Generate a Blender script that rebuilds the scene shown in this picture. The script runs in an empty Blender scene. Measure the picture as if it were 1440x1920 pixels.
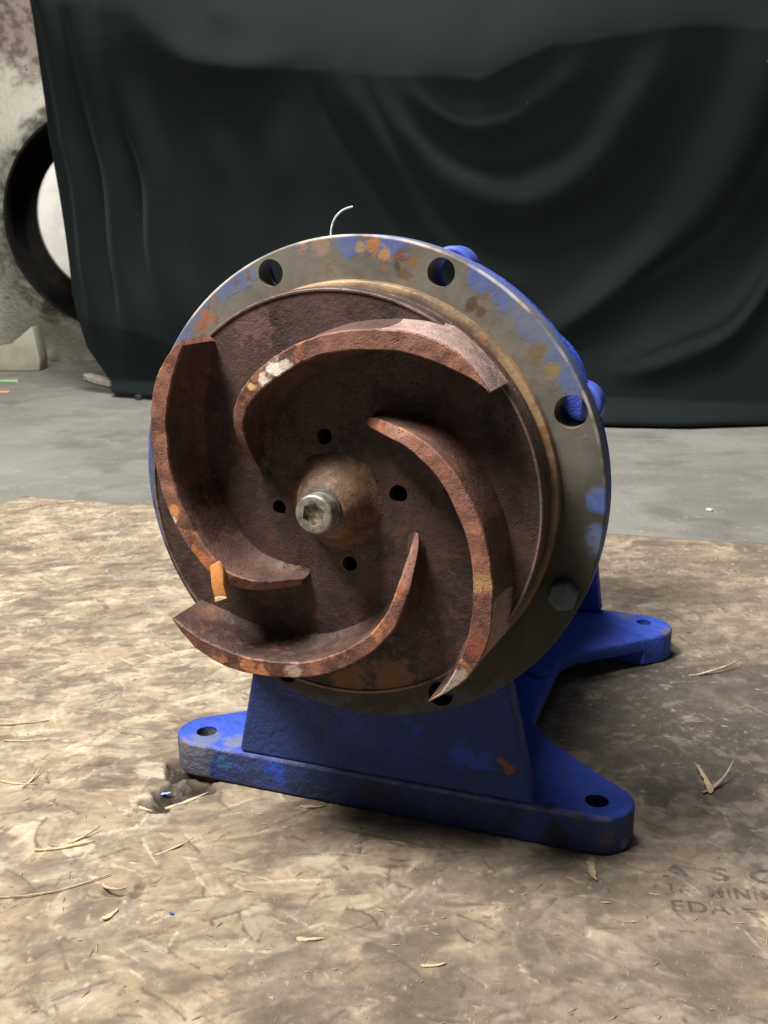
import bpy, bmesh, math, random
import numpy as np
from mathutils import Vector, Matrix, noise
PI = math.pi
rad = math.radians
sc = bpy.context.scene
COL = sc.collection
rnd = random.Random(7)

# ------------------------------------------------------------------ camera
cam_d = bpy.data.cameras.new("camera")
cam = bpy.data.objects.new("camera", cam_d)
COL.objects.link(cam)
sc.camera = cam
FW = Vector((-0.34425696, 0.90206761, -0.26030974)).normalized()
RT = Vector((0.93547979, 0.35312374, -0.01346066)).normalized()
UP = RT.cross(FW).normalized()
CAM = Vector((0.2433, -0.5891, 0.4137))
cam.matrix_world = Matrix(((RT.x, UP.x, -FW.x, CAM.x), (RT.y, UP.y, -FW.y, CAM.y), (RT.z, UP.z, -FW.z, CAM.z), (0, 0, 0, 1)))
cam_d.sensor_fit = 'VERTICAL'
cam_d.sensor_height = 24.0
cam_d.lens = 24.0 * 1856.9 / 1920.0
cam_d.clip_start = 0.01
cam_d.clip_end = 200
cam_d.dof.use_dof = True
cam_d.dof.focus_distance = 0.62
cam_d.dof.aperture_fstop = 18.0

# ------------------------------------------------------------------ light
world = bpy.data.worlds.new("World")
sc.world = world
world.use_nodes = True
bg = world.node_tree.nodes["Background"]
bg.inputs[0].default_value = (0.92, 0.95, 1.0, 1)
bg.inputs[1].default_value = 0.065
sc.view_settings.view_transform = 'Standard'
sc.view_settings.look = 'None'
sc.view_settings.exposure = 0.0
sc.view_settings.gamma = 1.0


def area(name, loc, target, size, power, color, sy=None):
    d = bpy.data.lights.new(name, 'AREA')
    d.energy = power
    d.color = color
    d.size = size
    if sy:
        d.shape = 'RECTANGLE'
        d.size_y = sy
    o = bpy.data.objects.new(name, d)
    COL.objects.link(o)
    o.location = loc
    o.rotation_euler = (Vector(target) - Vector(loc)).to_track_quat('-Z', 'Y').to_euler()
    return o


area("overhead_light", (-0.70, -0.76, 2.25), (-0.05, 0.1, 0.2), 0.66, 138, (1.0, 0.965, 0.90), 0.75)
area("overhead_light", (-0.30, -0.25, 2.7), (0.0, 0.3, 0.0), 1.1, 6, (0.98, 0.99, 1.0), 0.6)  # added soft fill, not a fitting of the room
area("overhead_light", (-0.9, 1.15, 3.4), (-0.7, 2.25, 0.5), 1.0, 62, (1.0, 0.99, 0.96), 0.6).data.spread = rad(95)

# ------------------------------------------------------------------ helpers
def link(name, me, parent=None, mat=None):
    o = bpy.data.objects.new(name, me)
    COL.objects.link(o)
    if parent:
        o.parent = parent
    if mat:
        for m in (mat if isinstance(mat, (list, tuple)) else [mat]):
            me.materials.append(m)
    return o


def tag(o, label=None, cat=None, group=None, kind=None):
    if label: o["label"] = label
    if cat: o["category"] = cat
    if group: o["group"] = group
    if kind: o["kind"] = kind
    return o


def empty(name, loc=(0, 0, 0)):
    o = bpy.data.objects.new(name, None)
    COL.objects.link(o)
    o.location = loc
    o.empty_display_size = 0.05
    return o


def smooth(me, angle=35):
    for p in me.polygons:
        p.use_smooth = True
    try:
        me.set_sharp_from_angle(angle=rad(angle))
    except Exception:
        pass


def lathe(prof, H=0.0, seg=128, close=False):
    """profile of (r, y) around the Y axis at height H"""
    vs, fs = [], []
    n = len(prof)
    for k in range(seg):
        a = 2 * PI * k / seg
        for r, y in prof:
            vs.append((r * math.cos(a), y, H + r * math.sin(a)))
    for k in range(seg):
        k2 = (k + 1) % seg
        m = n if close else n - 1
        for j in range(m):
            j2 = (j + 1) % n
            fs.append((k * n + j, k2 * n + j, k2 * n + j2, k * n + j2))
    me = bpy.data.meshes.new("m")
    me.from_pydata(vs, [], fs)
    bm = bmesh.new()
    bm.from_mesh(me)
    bmesh.ops.remove_doubles(bm, verts=bm.verts, dist=1e-6)
    bmesh.ops.recalc_face_normals(bm, faces=bm.faces)
    bm.to_mesh(me)
    bm.free()
    return me


def prism(pts, lo, hi, axis='Z'):
    """closed polygon extruded along an axis; pts are (x,y) for Z, (x,z) for Y"""
    bm = bmesh.new()
    def P(p, h):
        return (p[0], p[1], h) if axis == 'Z' else (p[0], h, p[1])
    a = [bm.verts.new(P(p, lo)) for p in pts]
    b = [bm.verts.new(P(p, hi)) for p in pts]
    bm.faces.new(a)
    bm.faces.new(b)
    n = len(pts)
    for i in range(n):
        bm.faces.new((a[i], a[(i + 1) % n], b[(i + 1) % n], b[i]))
    bmesh.ops.recalc_face_normals(bm, faces=bm.faces)
    me = bpy.data.meshes.new("m")
    bm.to_mesh(me)
    bm.free()
    return me


def cyl(center, r, lo, hi, axis='Z', seg=40):
    pts = [(center[0] + r * math.cos(2 * PI * k / seg), center[1] + r * math.sin(2 * PI * k / seg)) for k in range(seg)]
    return prism(pts, lo, hi, axis)


def join_mesh(meshes):
    bm = bmesh.new()
    for m in meshes:
        bm.from_mesh(m)
    me = bpy.data.meshes.new("m")
    bm.to_mesh(me)
    bm.free()
    return me


def evaluated(me, mods):
    o = bpy.data.objects.new("tmp", me)
    COL.objects.link(o)
    tmp = []
    for m in mods:
        if m[0] == 'BOOL':
            c = bpy.data.objects.new("tmpc", m[1])
            COL.objects.link(c)
            tmp.append(c)
            md = o.modifiers.new("b", 'BOOLEAN')
            md.operation = m[2]
            md.object = c
            md.solver = 'EXACT'
        elif m[0] == 'BEV':
            md = o.modifiers.new("v", 'BEVEL')
            md.width = m[1]
            md.segments = m[2]
            md.limit_method = 'ANGLE'
            md.angle_limit = rad(m[3] if len(m) > 3 else 40)
            md.harden_normals = False
    dg = bpy.context.evaluated_depsgraph_get()
    out = bpy.data.meshes.new_from_object(o.evaluated_get(dg), depsgraph=dg)
    for x in [o] + tmp:
        bpy.data.objects.remove(x)
    return out


# ------------------------------------------------------------------ material kit
class NT:
    def __init__(s, name):
        s.m = bpy.data.materials.new(name)
        s.m.use_nodes = True
        s.t = s.m.node_tree
        s.b = s.t.nodes["Principled BSDF"]
        s.tc = s.t.nodes.new('ShaderNodeTexCoord')

    def n(s, typ, **kw):
        nd = s.t.nodes.new(typ)
        for k, v in kw.items():
            setattr(nd, k, v)
        return nd

    def put(s, sock, v):
        if v is None:
            return
        if isinstance(v, bpy.types.NodeSocket):
            s.t.links.new(v, sock)
        elif isinstance(v, (tuple, list)) and len(v) == 3 and sock.type == 'RGBA':
            sock.default_value = (*v, 1)
        else:
            sock.default_value = v

    def pos(s):
        return s.tc.outputs['Object']

    def noise(s, scale, detail=4, rough=0.55, vec=None, dist=0.0, out=0):
        nd = s.n('ShaderNodeTexNoise')
        s.put(nd.inputs['Vector'], vec if vec is not None else s.pos())
        nd.inputs['Scale'].default_value = scale
        nd.inputs['Detail'].default_value = detail
        nd.inputs['Roughness'].default_value = rough
        nd.inputs['Distortion'].default_value = dist
        return nd.outputs[out]

    def voro(s, scale, feature='F1', vec=None, out='Distance', rnd_=1.0):
        nd = s.n('ShaderNodeTexVoronoi', feature=feature)
        s.put(nd.inputs['Vector'], vec if vec is not None else s.pos())
        nd.inputs['Scale'].default_value = scale
        nd.inputs['Randomness'].default_value = rnd_
        return nd.outputs[out]

    def math(s, op, a, b=None, c=None, clamp=False):
        nd = s.n('ShaderNodeMath', operation=op, use_clamp=clamp)
        s.put(nd.inputs[0], a)
        if b is not None: s.put(nd.inputs[1], b)
        if c is not None: s.put(nd.inputs[2], c)
        return nd.outputs[0]

    def step(s, v, lo, hi, t0=0.0, t1=1.0):
        nd = s.n('ShaderNodeMapRange', interpolation_type='SMOOTHSTEP')
        s.put(nd.inputs[0], v)
        for i, x in enumerate((lo, hi, t0, t1)):
            nd.inputs[i + 1].default_value = x
        return nd.outputs[0]

    def mix(s, f, a, b, mode='MIX'):
        nd = s.n('ShaderNodeMix', data_type='RGBA', blend_type=mode)
        s.put(nd.inputs[0], f)
        s.put(nd.inputs[6], a)
        s.put(nd.inputs[7], b)
        return nd.outputs[2]

    def sep(s, v=None):
        nd = s.n('ShaderNodeSeparateXYZ')
        s.put(nd.inputs[0], v if v is not None else s.pos())
        return nd.outputs

    def vmath(s, op, a, b=None, out=0):
        nd = s.n('ShaderNodeVectorMath', operation=op)
        s.put(nd.inputs[0], a)
        if b is not None: s.put(nd.inputs[1], b)
        return nd.outputs[out]

    def stretch(s, sx, sy, sz, rot=(0, 0, 0)):
        nd = s.n('ShaderNodeMapping')
        s.put(nd.inputs[0], s.pos())
        nd.inputs['Scale'].default_value = (sx, sy, sz)
        nd.inputs['Rotation'].default_value = rot
        return nd.outputs[0]

    def spot(s, c, r, wob=1.25, sc_=150):
        """a blot of paint, rust or wear round point c"""
        d = s.vmath('DISTANCE', s.pos(), c, out='Value')
        w = s.math('MULTIPLY_ADD', s.noise(sc_, 3), wob * r * 2, -wob * r)
        return s.step(s.math('ADD', d, w), r * 0.55, r * 1.1, 1.0, 0.0)

    def bump(s, h, strength=0.3, dist=0.001, prev=None):
        nd = s.n('ShaderNodeBump')
        nd.inputs['Strength'].default_value = strength
        nd.inputs['Distance'].default_value = dist
        s.put(nd.inputs['Height'], h)
        if prev is not None:
            s.t.links.new(prev, nd.inputs['Normal'])
        return nd.outputs[0]

    def done(s, col=None, rough=None, metal=None, nrm=None, spec=None):
        s.put(s.b.inputs['Base Color'], col)
        s.put(s.b.inputs['Roughness'], rough)
        s.put(s.b.inputs['Metallic'], metal)
        if spec is not None:
            s.b.inputs['Specular IOR Level'].default_value = spec
        if nrm is not None:
            s.t.links.new(nrm, s.b.inputs['Normal'])
        return s.m


HX = 0.2581          # height of the pump axis
RF = 0.1625          # flange radius


def rust_mat(name, dark, mid, hot, hot_amt=0.62, patches=(), hi=0.0):
    t = NT(name)
    n1 = t.noise(28, 5, 0.6)
    n2 = t.noise(140, 5, 0.65)
    n3 = t.noise(60, 4, 0.6, dist=0.6)
    c = t.mix(t.step(t.math('ADD', t.math('MULTIPLY', n1, 0.65), t.math('MULTIPLY', t.noise(9, 3, 0.5), 0.35)), 0.40, 0.58), dark, mid)
    c = t.mix(t.step(n2, 0.45, 0.72, 0, 0.55), c, tuple(v * 1.7 for v in mid))
    c = t.mix(t.step(n3, hot_amt - 0.05, hot_amt + 0.07, 0, 0.8), c, hot)
    pit = t.voro(420)
    pm = t.math('MULTIPLY', t.step(pit, 0.12, 0.3, 1, 0), t.step(t.noise(45, 3), 0.48, 0.6))
    c = t.mix(t.math('MULTIPLY', pm, 0.75), c, tuple(v * 0.3 for v in dark))
    # pale flecks of bare iron
    fl = t.math('MULTIPLY', t.step(t.noise(300, 2, 0.5), 0.70, 0.76), t.step(t.noise(22, 2), 0.5, 0.62))
    c = t.mix(t.math('MULTIPLY', fl, 0.55 + hi), c, (0.32, 0.26, 0.22))
    for (pt, r, col) in patches:
        c = t.mix(t.spot(pt, r), c, col)
    if name == "rust_disc":      # the raised lip of the shroud is paler
        rl = t.vmath('DISTANCE', t.vmath('MULTIPLY', t.pos(), (1, 0, 1)), (0, 0, HX), out='Value')
        c = t.mix(t.math('MULTIPLY', t.math('MULTIPLY', t.step(t.sep()[1], -0.0335, -0.0332, 1, 0), t.step(rl, 0.120, 0.122)), t.step(n1, 0.35, 0.6, 0.2, 0.8)), c, (0.26, 0.18, 0.135))
    h = t.math('ADD', t.math('MULTIPLY', n2, 0.6), t.math('MULTIPLY', t.noise(520, 4, 0.7), 0.45))
    h = t.math('SUBTRACT', h, t.math('MULTIPLY', pm, 0.5))
    h = t.math('ADD', h, t.math('MULTIPLY', t.voro(230, 'SMOOTH_F1'), 0.2))
    rg = t.math('SUBTRACT', t.step(n2, 0.3, 0.75, 0.72, 0.50), t.step(t.noise(33, 4, 0.6), 0.56, 0.66, 0.0, 0.22))
    return t.done(c, rg, 0.0, t.bump(h, 1.0, 0.0012), spec=0.5)


M = {}
M['rust_disc'] = rust_mat("rust_disc", (0.022, 0.0105, 0.008), (0.064, 0.034, 0.0285), (0.115, 0.048, 0.022), 0.62,
    patches=(((0.037, -0.033, 0.139), 0.018, (0.15, 0.068, 0.030)), ((0.005, -0.033, 0.134), 0.014, (0.14, 0.06, 0.026)), ((-0.010, -0.033, 0.318), 0.022, (0.060, 0.036, 0.018)), ((-0.0561, -0.033, 0.3665), 0.016, (0.125, 0.060, 0.048)), ((0.06, -0.033, 0.29), 0.02, (0.070, 0.042, 0.038)), ((0.02, -0.033, 0.21), 0.02, (0.085, 0.047, 0.042))))
M['rust_vane'] = rust_mat("rust_vane", (0.034, 0.0155, 0.0115), (0.095, 0.047, 0.037), (0.17, 0.072, 0.036), 0.62)
M['rust_crest'] = rust_mat("rust_crest", (0.085, 0.031, 0.021), (0.225, 0.097, 0.066), (0.42, 0.16, 0.06), 0.60, hi=0.15,
    patches=(((-0.0223, -0.069, 0.3446), 0.0062, (0.80, 0.74, 0.64)), ((-0.0279, -0.069, 0.3375), 0.0048, (0.72, 0.64, 0.54)),
             ((-0.0152, -0.069, 0.3475), 0.0042, (0.62, 0.52, 0.44)), ((-0.038, -0.069, 0.3331), 0.0030, (0.62, 0.42, 0.16)),
             ((-0.0188, -0.069, 0.1549), 0.0062, (0.40, 0.27, 0.23)),
             ((-0.0505, -0.069, 0.1525), 0.0070, (0.46, 0.18, 0.07)), ((-0.0409, -0.069, 0.151), 0.0055, (0.40, 0.15, 0.06)), ((0.0385, -0.069, 0.188), 0.006, (0.46, 0.19, 0.08)),
             ((-0.0982, -0.069, 0.2536), 0.0055, (0.62, 0.26, 0.09)), ((-0.0821, -0.069, 0.2233), 0.0080, (0.45, 0.15, 0.06)), ((-0.1008, -0.069, 0.2463), 0.0035, (0.62, 0.55, 0.47)),
             ((0.0873, -0.069, 0.1656), 0.009, (0.34, 0.25, 0.20)), ((0.0807, -0.069, 0.156), 0.007, (0.36, 0.28, 0.22)), ((0.1012, -0.069, 0.1879), 0.009, (0.20, 0.055, 0.03)),
             ((0.1045, -0.069, 0.2276), 0.007, (0.42, 0.24, 0.11))))
M['rust_pale'] = rust_mat('machined_lit_rust', (0.20, 0.13, 0.11), (0.34, 0.235, 0.21), (0.30, 0.17, 0.12), 0.66)  # pale machined rim rust; on the vane flanks it paints light from above
M['rust_hub'] = rust_mat("rust_hub", (0.036, 0.019, 0.012), (0.135, 0.074, 0.040), (0.24, 0.12, 0.05), 0.6)


def flange_mat():
    t = NT("worn_flange")
    o = t.sep()
    dx = o[0]
    dz = t.math('SUBTRACT', o[2], HX)
    r = t.math('SQRT', t.math('ADD', t.math('MULTIPLY', dx, dx), t.math('MULTIPLY', dz, dz)))
    n1 = t.noise(18, 4, 0.6)
    n2 = t.noise(70, 4, 0.6)
    base = t.mix(t.step(n1, 0.35, 0.65), (0.108, 0.097, 0.078), (0.180, 0.163, 0.135))
    base = t.mix(t.step(t.noise(160, 4), 0.35, 0.7, 0.0, 0.40), base, (0.17, 0.15, 0.12))
    # oily grime low on the face, with the impeller's shade painted in
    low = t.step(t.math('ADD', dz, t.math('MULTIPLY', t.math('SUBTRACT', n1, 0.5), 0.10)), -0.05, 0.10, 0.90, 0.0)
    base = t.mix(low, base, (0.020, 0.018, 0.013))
    # old blue paint round the rim
    rr = t.math('ADD', r, t.math('MULTIPLY_ADD', n2, 0.034, -0.017))
    rr = t.math('ADD', rr, t.math('MULTIPLY_ADD', t.noise(9, 2), 0.036, -0.0185))
    pm = t.math('MULTIPLY', t.step(rr, 0.1540, 0.1550), t.step(t.noise(22, 5, 0.62), 0.53, 0.56))
    for bp_ in ((-0.0799, 0.3963, 0.014), (-0.092, 0.3875, 0.011), (-0.1174, 0.3690, 0.011), (-0.1294, 0.3565, 0.012), (-0.0039, 0.4145, 0.010), (0.0262, 0.4155, 0.012), (0.082, 0.3927, 0.010), (0.098, 0.381, 0.011), (0.115, 0.3665, 0.014), (0.128, 0.352, 0.012), (0.1380, 0.338, 0.011), (0.1600, 0.262, 0.010), (0.1610, 0.238, 0.012), (-0.155, 0.25, 0.02), (-0.158, 0.22, 0.016)):
        pm = t.math('MAXIMUM', pm, t.math('MULTIPLY', t.spot((bp_[0], 0.0, bp_[1]), bp_[2], 0.9, 70), t.step(rr, 0.146, 0.149)))
    pm = t.math('MULTIPLY', pm, t.step(dz, -0.11, -0.06, 0.25, 1.0))
    pm = t.math('MAXIMUM', pm, t.math('MULTIPLY', t.step(o[1], 0.002, 0.004), t.step(r, RF - 0.0015, RF - 0.001)))
    pcol = t.mix(t.step(n1, 0.4, 0.6), (0.075, 0.115, 0.34), (0.12, 0.145, 0.23))
    pm2 = t.math('MULTIPLY', t.math('MULTIPLY', pm, 0.85), t.step(t.noise(260, 3), 0.3, 0.50, 0.45, 1.0))
    c = t.mix(pm2, base, pcol)
    # rust freckles on the upper face
    rs = t.math('MULTIPLY', t.step(t.noise(85, 4, 0.6, dist=0.4), 0.56, 0.64), t.step(t.noise(17, 2), 0.46, 0.56))
    rs = t.math("MULTIPLY", rs, t.step(dz, 0.0, 0.06))
    c = t.mix(rs, c, (0.17, 0.085, 0.04))
    for pt, rad_, col in (((0.0139, 0, 0.4125), 0.0062, (0.34, 0.15, 0.05)), ((0.0215, 0, 0.4085), 0.0055, (0.40, 0.20, 0.09)), ((0.006, 0, 0.413), 0.004, (0.30, 0.20, 0.12)),
                          ((0.0310, 0, 0.4065), 0.0040, (0.15, 0.075, 0.035)), ((0.0382, 0, 0.4035), 0.0042, (0.22, 0.10, 0.045)), ((0.0347, 0, 0.3965), 0.0045, (0.13, 0.08, 0.045)),
                          ((0.0214, 0, 0.4000), 0.0030, (0.22, 0.11, 0.05)), ((0.0290, 0, 0.4010), 0.0026, (0.07, 0.055, 0.04)), ((-0.1057, 0, 0.3680), 0.0058, (0.30, 0.12, 0.06)),
                          ((-0.1115, 0, 0.3620), 0.0050, (0.24, 0.11, 0.07)), ((-0.022, 0, 0.4140), 0.0065, (0.28, 0.18, 0.13)), ((-0.034, 0, 0.412), 0.0045, (0.26, 0.17, 0.13)),
                          ((0.0772, 0, 0.377), 0.0055, (0.085, 0.055, 0.03)), ((0.083, 0, 0.374), 0.004, (0.10, 0.065, 0.035)), ((0.1275, 0, 0.3400), 0.0055, (0.22, 0.16, 0.07)), ((0.118, 0, 0.350), 0.007, (0.16, 0.115, 0.06))):
        c = t.mix(t.spot(pt, rad_), c, col)
    edge = t.math('MULTIPLY', t.step(r, RF - 0.0022, RF - 0.0014), t.step(t.noise(26, 4), 0.42, 0.62, 0.0, 0.75))  # painted rim highlight, kept to the upper half
    edge = t.math('MULTIPLY', t.math('MULTIPLY', edge, t.step(dz, 0.0, 0.05)), t.step(o[1], 0.002, 0.003, 1, 0))
    c = t.mix(edge, c, (0.55, 0.48, 0.42))
    h = t.math('ADD', t.noise(120, 5, 0.6), t.math('MULTIPLY', pm, 0.35))
    return t.done(c, t.step(n2, 0.3, 0.7, 0.72, 0.55), 0.05, t.bump(h, 0.45, 0.0007), spec=0.4)


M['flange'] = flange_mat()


def ring_mat():
    t = NT("golden_rust_ring")
    n1 = t.noise(40, 4, 0.6)
    c = t.mix(t.step(n1, 0.35, 0.62), (0.13, 0.09, 0.06), (0.38, 0.25, 0.14))
    c = t.mix(t.step(t.noise(90, 3), 0.58, 0.66), c, (0.30, 0.14, 0.05))
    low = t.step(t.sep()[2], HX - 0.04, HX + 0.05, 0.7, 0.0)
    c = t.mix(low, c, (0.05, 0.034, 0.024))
    return t.done(c, 0.5, 0.25, t.bump(t.noise(300, 4), 0.5, 0.0006))


M['ring'] = ring_mat()


def blue_mat(name, grime_shade=True):
    t = NT(name)
    o = t.sep()
    n1 = t.noise(14, 4, 0.55)
    n2 = t.noise(75, 4, 0.6)
    n3 = t.noise(32, 5, 0.62, dist=0.3)
    c = t.mix(t.step(n1, 0.35, 0.65), (0.030, 0.066, 0.40), (0.044, 0.100, 0.56))
    c = t.mix(t.step(n2, 0.5, 0.75, 0, 0.35), c, (0.012, 0.028, 0.20))
    if grime_shade:
        # dust, old grease and painted shade: the vertical front faces are darker than the tops
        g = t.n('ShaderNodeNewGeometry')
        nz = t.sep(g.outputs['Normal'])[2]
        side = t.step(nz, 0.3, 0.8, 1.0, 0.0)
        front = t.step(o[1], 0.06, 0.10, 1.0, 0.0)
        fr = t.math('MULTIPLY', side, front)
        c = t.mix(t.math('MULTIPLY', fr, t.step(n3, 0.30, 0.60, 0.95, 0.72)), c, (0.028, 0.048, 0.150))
        band = t.math('MULTIPLY', fr, t.step(o[2], 0.026, 0.029, 1.0, 0.0))
        dm = t.math('MULTIPLY', band, t.step(t.math('ADD', t.math('MULTIPLY', n3, 0.7), t.math('MULTIPLY', t.noise(240, 4, 0.7), 0.3)), 0.42, 0.60, 0.0, 0.75))
        c = t.mix(dm, c, (0.026, 0.027, 0.036))
        left = t.math('MULTIPLY', band, t.step(t.math('ADD', o[0], t.math('MULTIPLY_ADD', n2, 0.03, -0.015)), -0.150, -0.138, 0.85, 0.0))
        c = t.mix(left, c, (0.135, 0.130, 0.150))
        # bright chips of fresh paint
        for pt, r_ in (((-0.085, 0.027, 0.021), 0.011), ((0.066, 0.027, 0.058), 0.012), ((0.082, 0.027, 0.058), 0.009), ((0.030, 0.027, 0.074), 0.005), ((-0.118, 0.030, 0.030), 0.004)):
            c = t.mix(t.math('MULTIPLY', t.spot(pt, r_, 1.3, 140), 0.6), c, (0.025, 0.085, 0.62))
        for pt, r_ in (((0.095, 0.027, 0.060), 0.0045), ((0.099, 0.027, 0.055), 0.004)):
            c = t.mix(t.spot(pt, r_, 0.9, 90), c, (0.22, 0.10, 0.06))
        c = t.mix(t.math('MULTIPLY', t.spot((-0.132, 0.027, 0.018), 0.008), 0.6), c, (0.03, 0.14, 0.30))
        # rubbed edge plus a painted highlight along the top of the front band
        e = t.math('ABSOLUTE', t.math('SUBTRACT', o[2], 0.0288))
        e = t.math('MULTIPLY', t.step(e, 0.0010, 0.0026, 1, 0), t.step(o[1], 0.0300, 0.0320, 1, 0))
        e = t.math('MULTIPLY', e, t.step(n2, 0.36, 0.55, 0.15, 0.75))
        c = t.mix(e, c, (0.17, 0.18, 0.30))
        # greyed, scuffed foot pads
        for pt, r_, col, k in (((-0.155, 0.040, 0.030), 0.016, (0.16, 0.18, 0.26), 0.75), ((-0.128, 0.042, 0.030), 0.012, (0.20, 0.21, 0.22), 0.7),
                               ((-0.168, 0.030, 0.028), 0.007, (0.20, 0.16, 0.13), 0.6), ((0.176, 0.395, 0.027), 0.010, (0.17, 0.13, 0.12), 0.7),
                               ((0.130, 0.425, 0.030), 0.010, (0.15, 0.13, 0.14), 0.5), ((0.170, 0.028, 0.014), 0.008, (0.11, 0.085, 0.06), 0.7),
                               ((0.135, 0.027, 0.012), 0.010, (0.03, 0.03, 0.03), 0.8), ((0.179, 0.040, 0.006), 0.006, (0.20, 0.17, 0.13), 0.6),
                               ((0.128, 0.032, 0.030), 0.005, (0.03, 0.03, 0.035), 0.8), ((0.150, 0.028, 0.027), 0.006, (0.11, 0.10, 0.10), 0.6)):
            c = t.mix(t.math('MULTIPLY', t.spot(pt, r_, 0.8, 110), k), c, col)
    for k_ in (67.5, 112.5):   # the adapter is coloured near-black at the two top bolt bores
        hc = t.vmath('DISTANCE', t.vmath('MULTIPLY', t.pos(), (1, 0, 1)), (0.1506 * math.cos(rad(k_)), 0, HX + 0.1506 * math.sin(rad(k_))), out='Value')
        c = t.mix(t.step(hc, 0.0155, 0.0165, 1, 0), c, (0.012, 0.012, 0.012)) if not grime_shade else c
    c = t.mix(t.step(t.noise(500, 3, 0.6), 0.50, 0.75, 0.0, 0.35), c, (0.012, 0.018, 0.06))
    h = t.math('ADD', t.noise(90, 4, 0.55), t.math('MULTIPLY', t.noise(210, 5, 0.7), 0.9))
    return t.done(c, t.step(n2, 0.3, 0.7, 0.70, 0.50), 0.0, t.bump(h, 1.0, 0.0030), spec=0.35)


M['blue'] = blue_mat("blue_paint")
M['blue_plain'] = blue_mat("blue_paint_back", False)


def steel_mat(name, col, rough=0.35, metal=0.85):
    t = NT(name)
    c = t.mix(t.step(t.noise(160, 4), 0.4, 0.68), col, tuple(v * 0.45 for v in col))
    return t.done(c, t.step(t.noise(90, 3), 0.3, 0.7, rough, rough + 0.2), metal, t.bump(t.noise(350, 4), 0.4, 0.0004))


M['steel'] = steel_mat("screw_steel", (0.40, 0.37, 0.31), 0.48, 0.75)
M['zinc'] = steel_mat("screw_side_steel", (0.13, 0.14, 0.15), 0.45, 0.5)
M['bolt'] = steel_mat("dark_bolt", (0.075, 0.095, 0.125), 0.5, 0.2)


def simple(name, c1, c2, scale=30, rough=0.8, bump=0.3, bd=0.001, lo=0.38, hi=0.62):
    t = NT(name)
    c = t.mix(t.step(t.noise(scale, 5, 0.6), lo, hi), c1, c2)
    return t.done(c, rough, 0.0, t.bump(t.noise(scale * 4, 4), bump, bd), spec=0.3)


M['dirt'] = simple("socket_dirt", (0.36, 0.31, 0.20), (0.14, 0.11, 0.07), 400, 0.6)
M['paint_mark'] = simple("orange_mark", (0.72, 0.25, 0.055), (0.62, 0.30, 0.12), 180, 0.6)
M['dark'] = simple("inner_dark", (0.02, 0.018, 0.016), (0.035, 0.03, 0.025), 60, 0.8)
M['lug'] = simple("lug_blue", (0.06, 0.10, 0.45), (0.08, 0.13, 0.52), 60, 0.5)
M['bare_bore'] = simple("oily_bore", (0.015, 0.015, 0.016), (0.03, 0.03, 0.03), 60, 0.5)

# ------------------------------------------------------------------ THE PUMP
pump = empty("pump")
tag(pump, "blue centrifugal pump with a rusty four vane open impeller standing on the chipboard sheet", "pump")

RH = 0.1506
HA = [rad(22.5 + 45 * k) for k in range(8)]
# mounting flange
cut = join_mesh([cyl((RH * math.cos(a), HX + RH * math.sin(a)), 0.0088 if abs(a - rad(22.5)) > 0.01 else 0.0102, -0.02, 0.05, 'Y', 36) for a in HA])
fl = lathe([(0.100, 0.0), (RF - 0.0012, 0.0), (RF - 0.0002, 0.0006), (RF, 0.0016), (RF, 0.0165), (RF - 0.002, 0.0175), (0.100, 0.0175)], HX, 200, True)
fl = evaluated(fl, [('BOOL', cut, 'DIFFERENCE')])
smooth(fl, 28)
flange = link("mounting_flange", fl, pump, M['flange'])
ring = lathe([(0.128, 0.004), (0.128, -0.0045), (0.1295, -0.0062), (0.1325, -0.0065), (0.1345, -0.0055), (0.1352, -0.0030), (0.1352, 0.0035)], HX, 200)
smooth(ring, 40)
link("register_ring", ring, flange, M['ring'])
# hex bolt in the lower right hole
a = rad(-22.5)
bc = (RH * math.cos(a), HX + RH * math.sin(a))
hexp = [(bc[0] + 0.0098 * math.cos(rad(60 * k + 12)), bc[1] + 0.0098 * math.sin(rad(60 * k + 12))) for k in range(6)]
hx = evaluated(prism(hexp, -0.0085, -0.0004, 'Y'), [('BEV', 0.0011, 3)])
smooth(hx, 30)
hb = link("hex_bolt", hx, flange, M['bolt'])
# back plate closing the flange bore
bp = lathe([(0.0, 0.010), (0.1005, 0.010), (0.1285, 0.006), (0.1285, 0.014), (0.0, 0.016)], HX, 96)
link("cover_plate", bp, flange, M['dark'])

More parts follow.
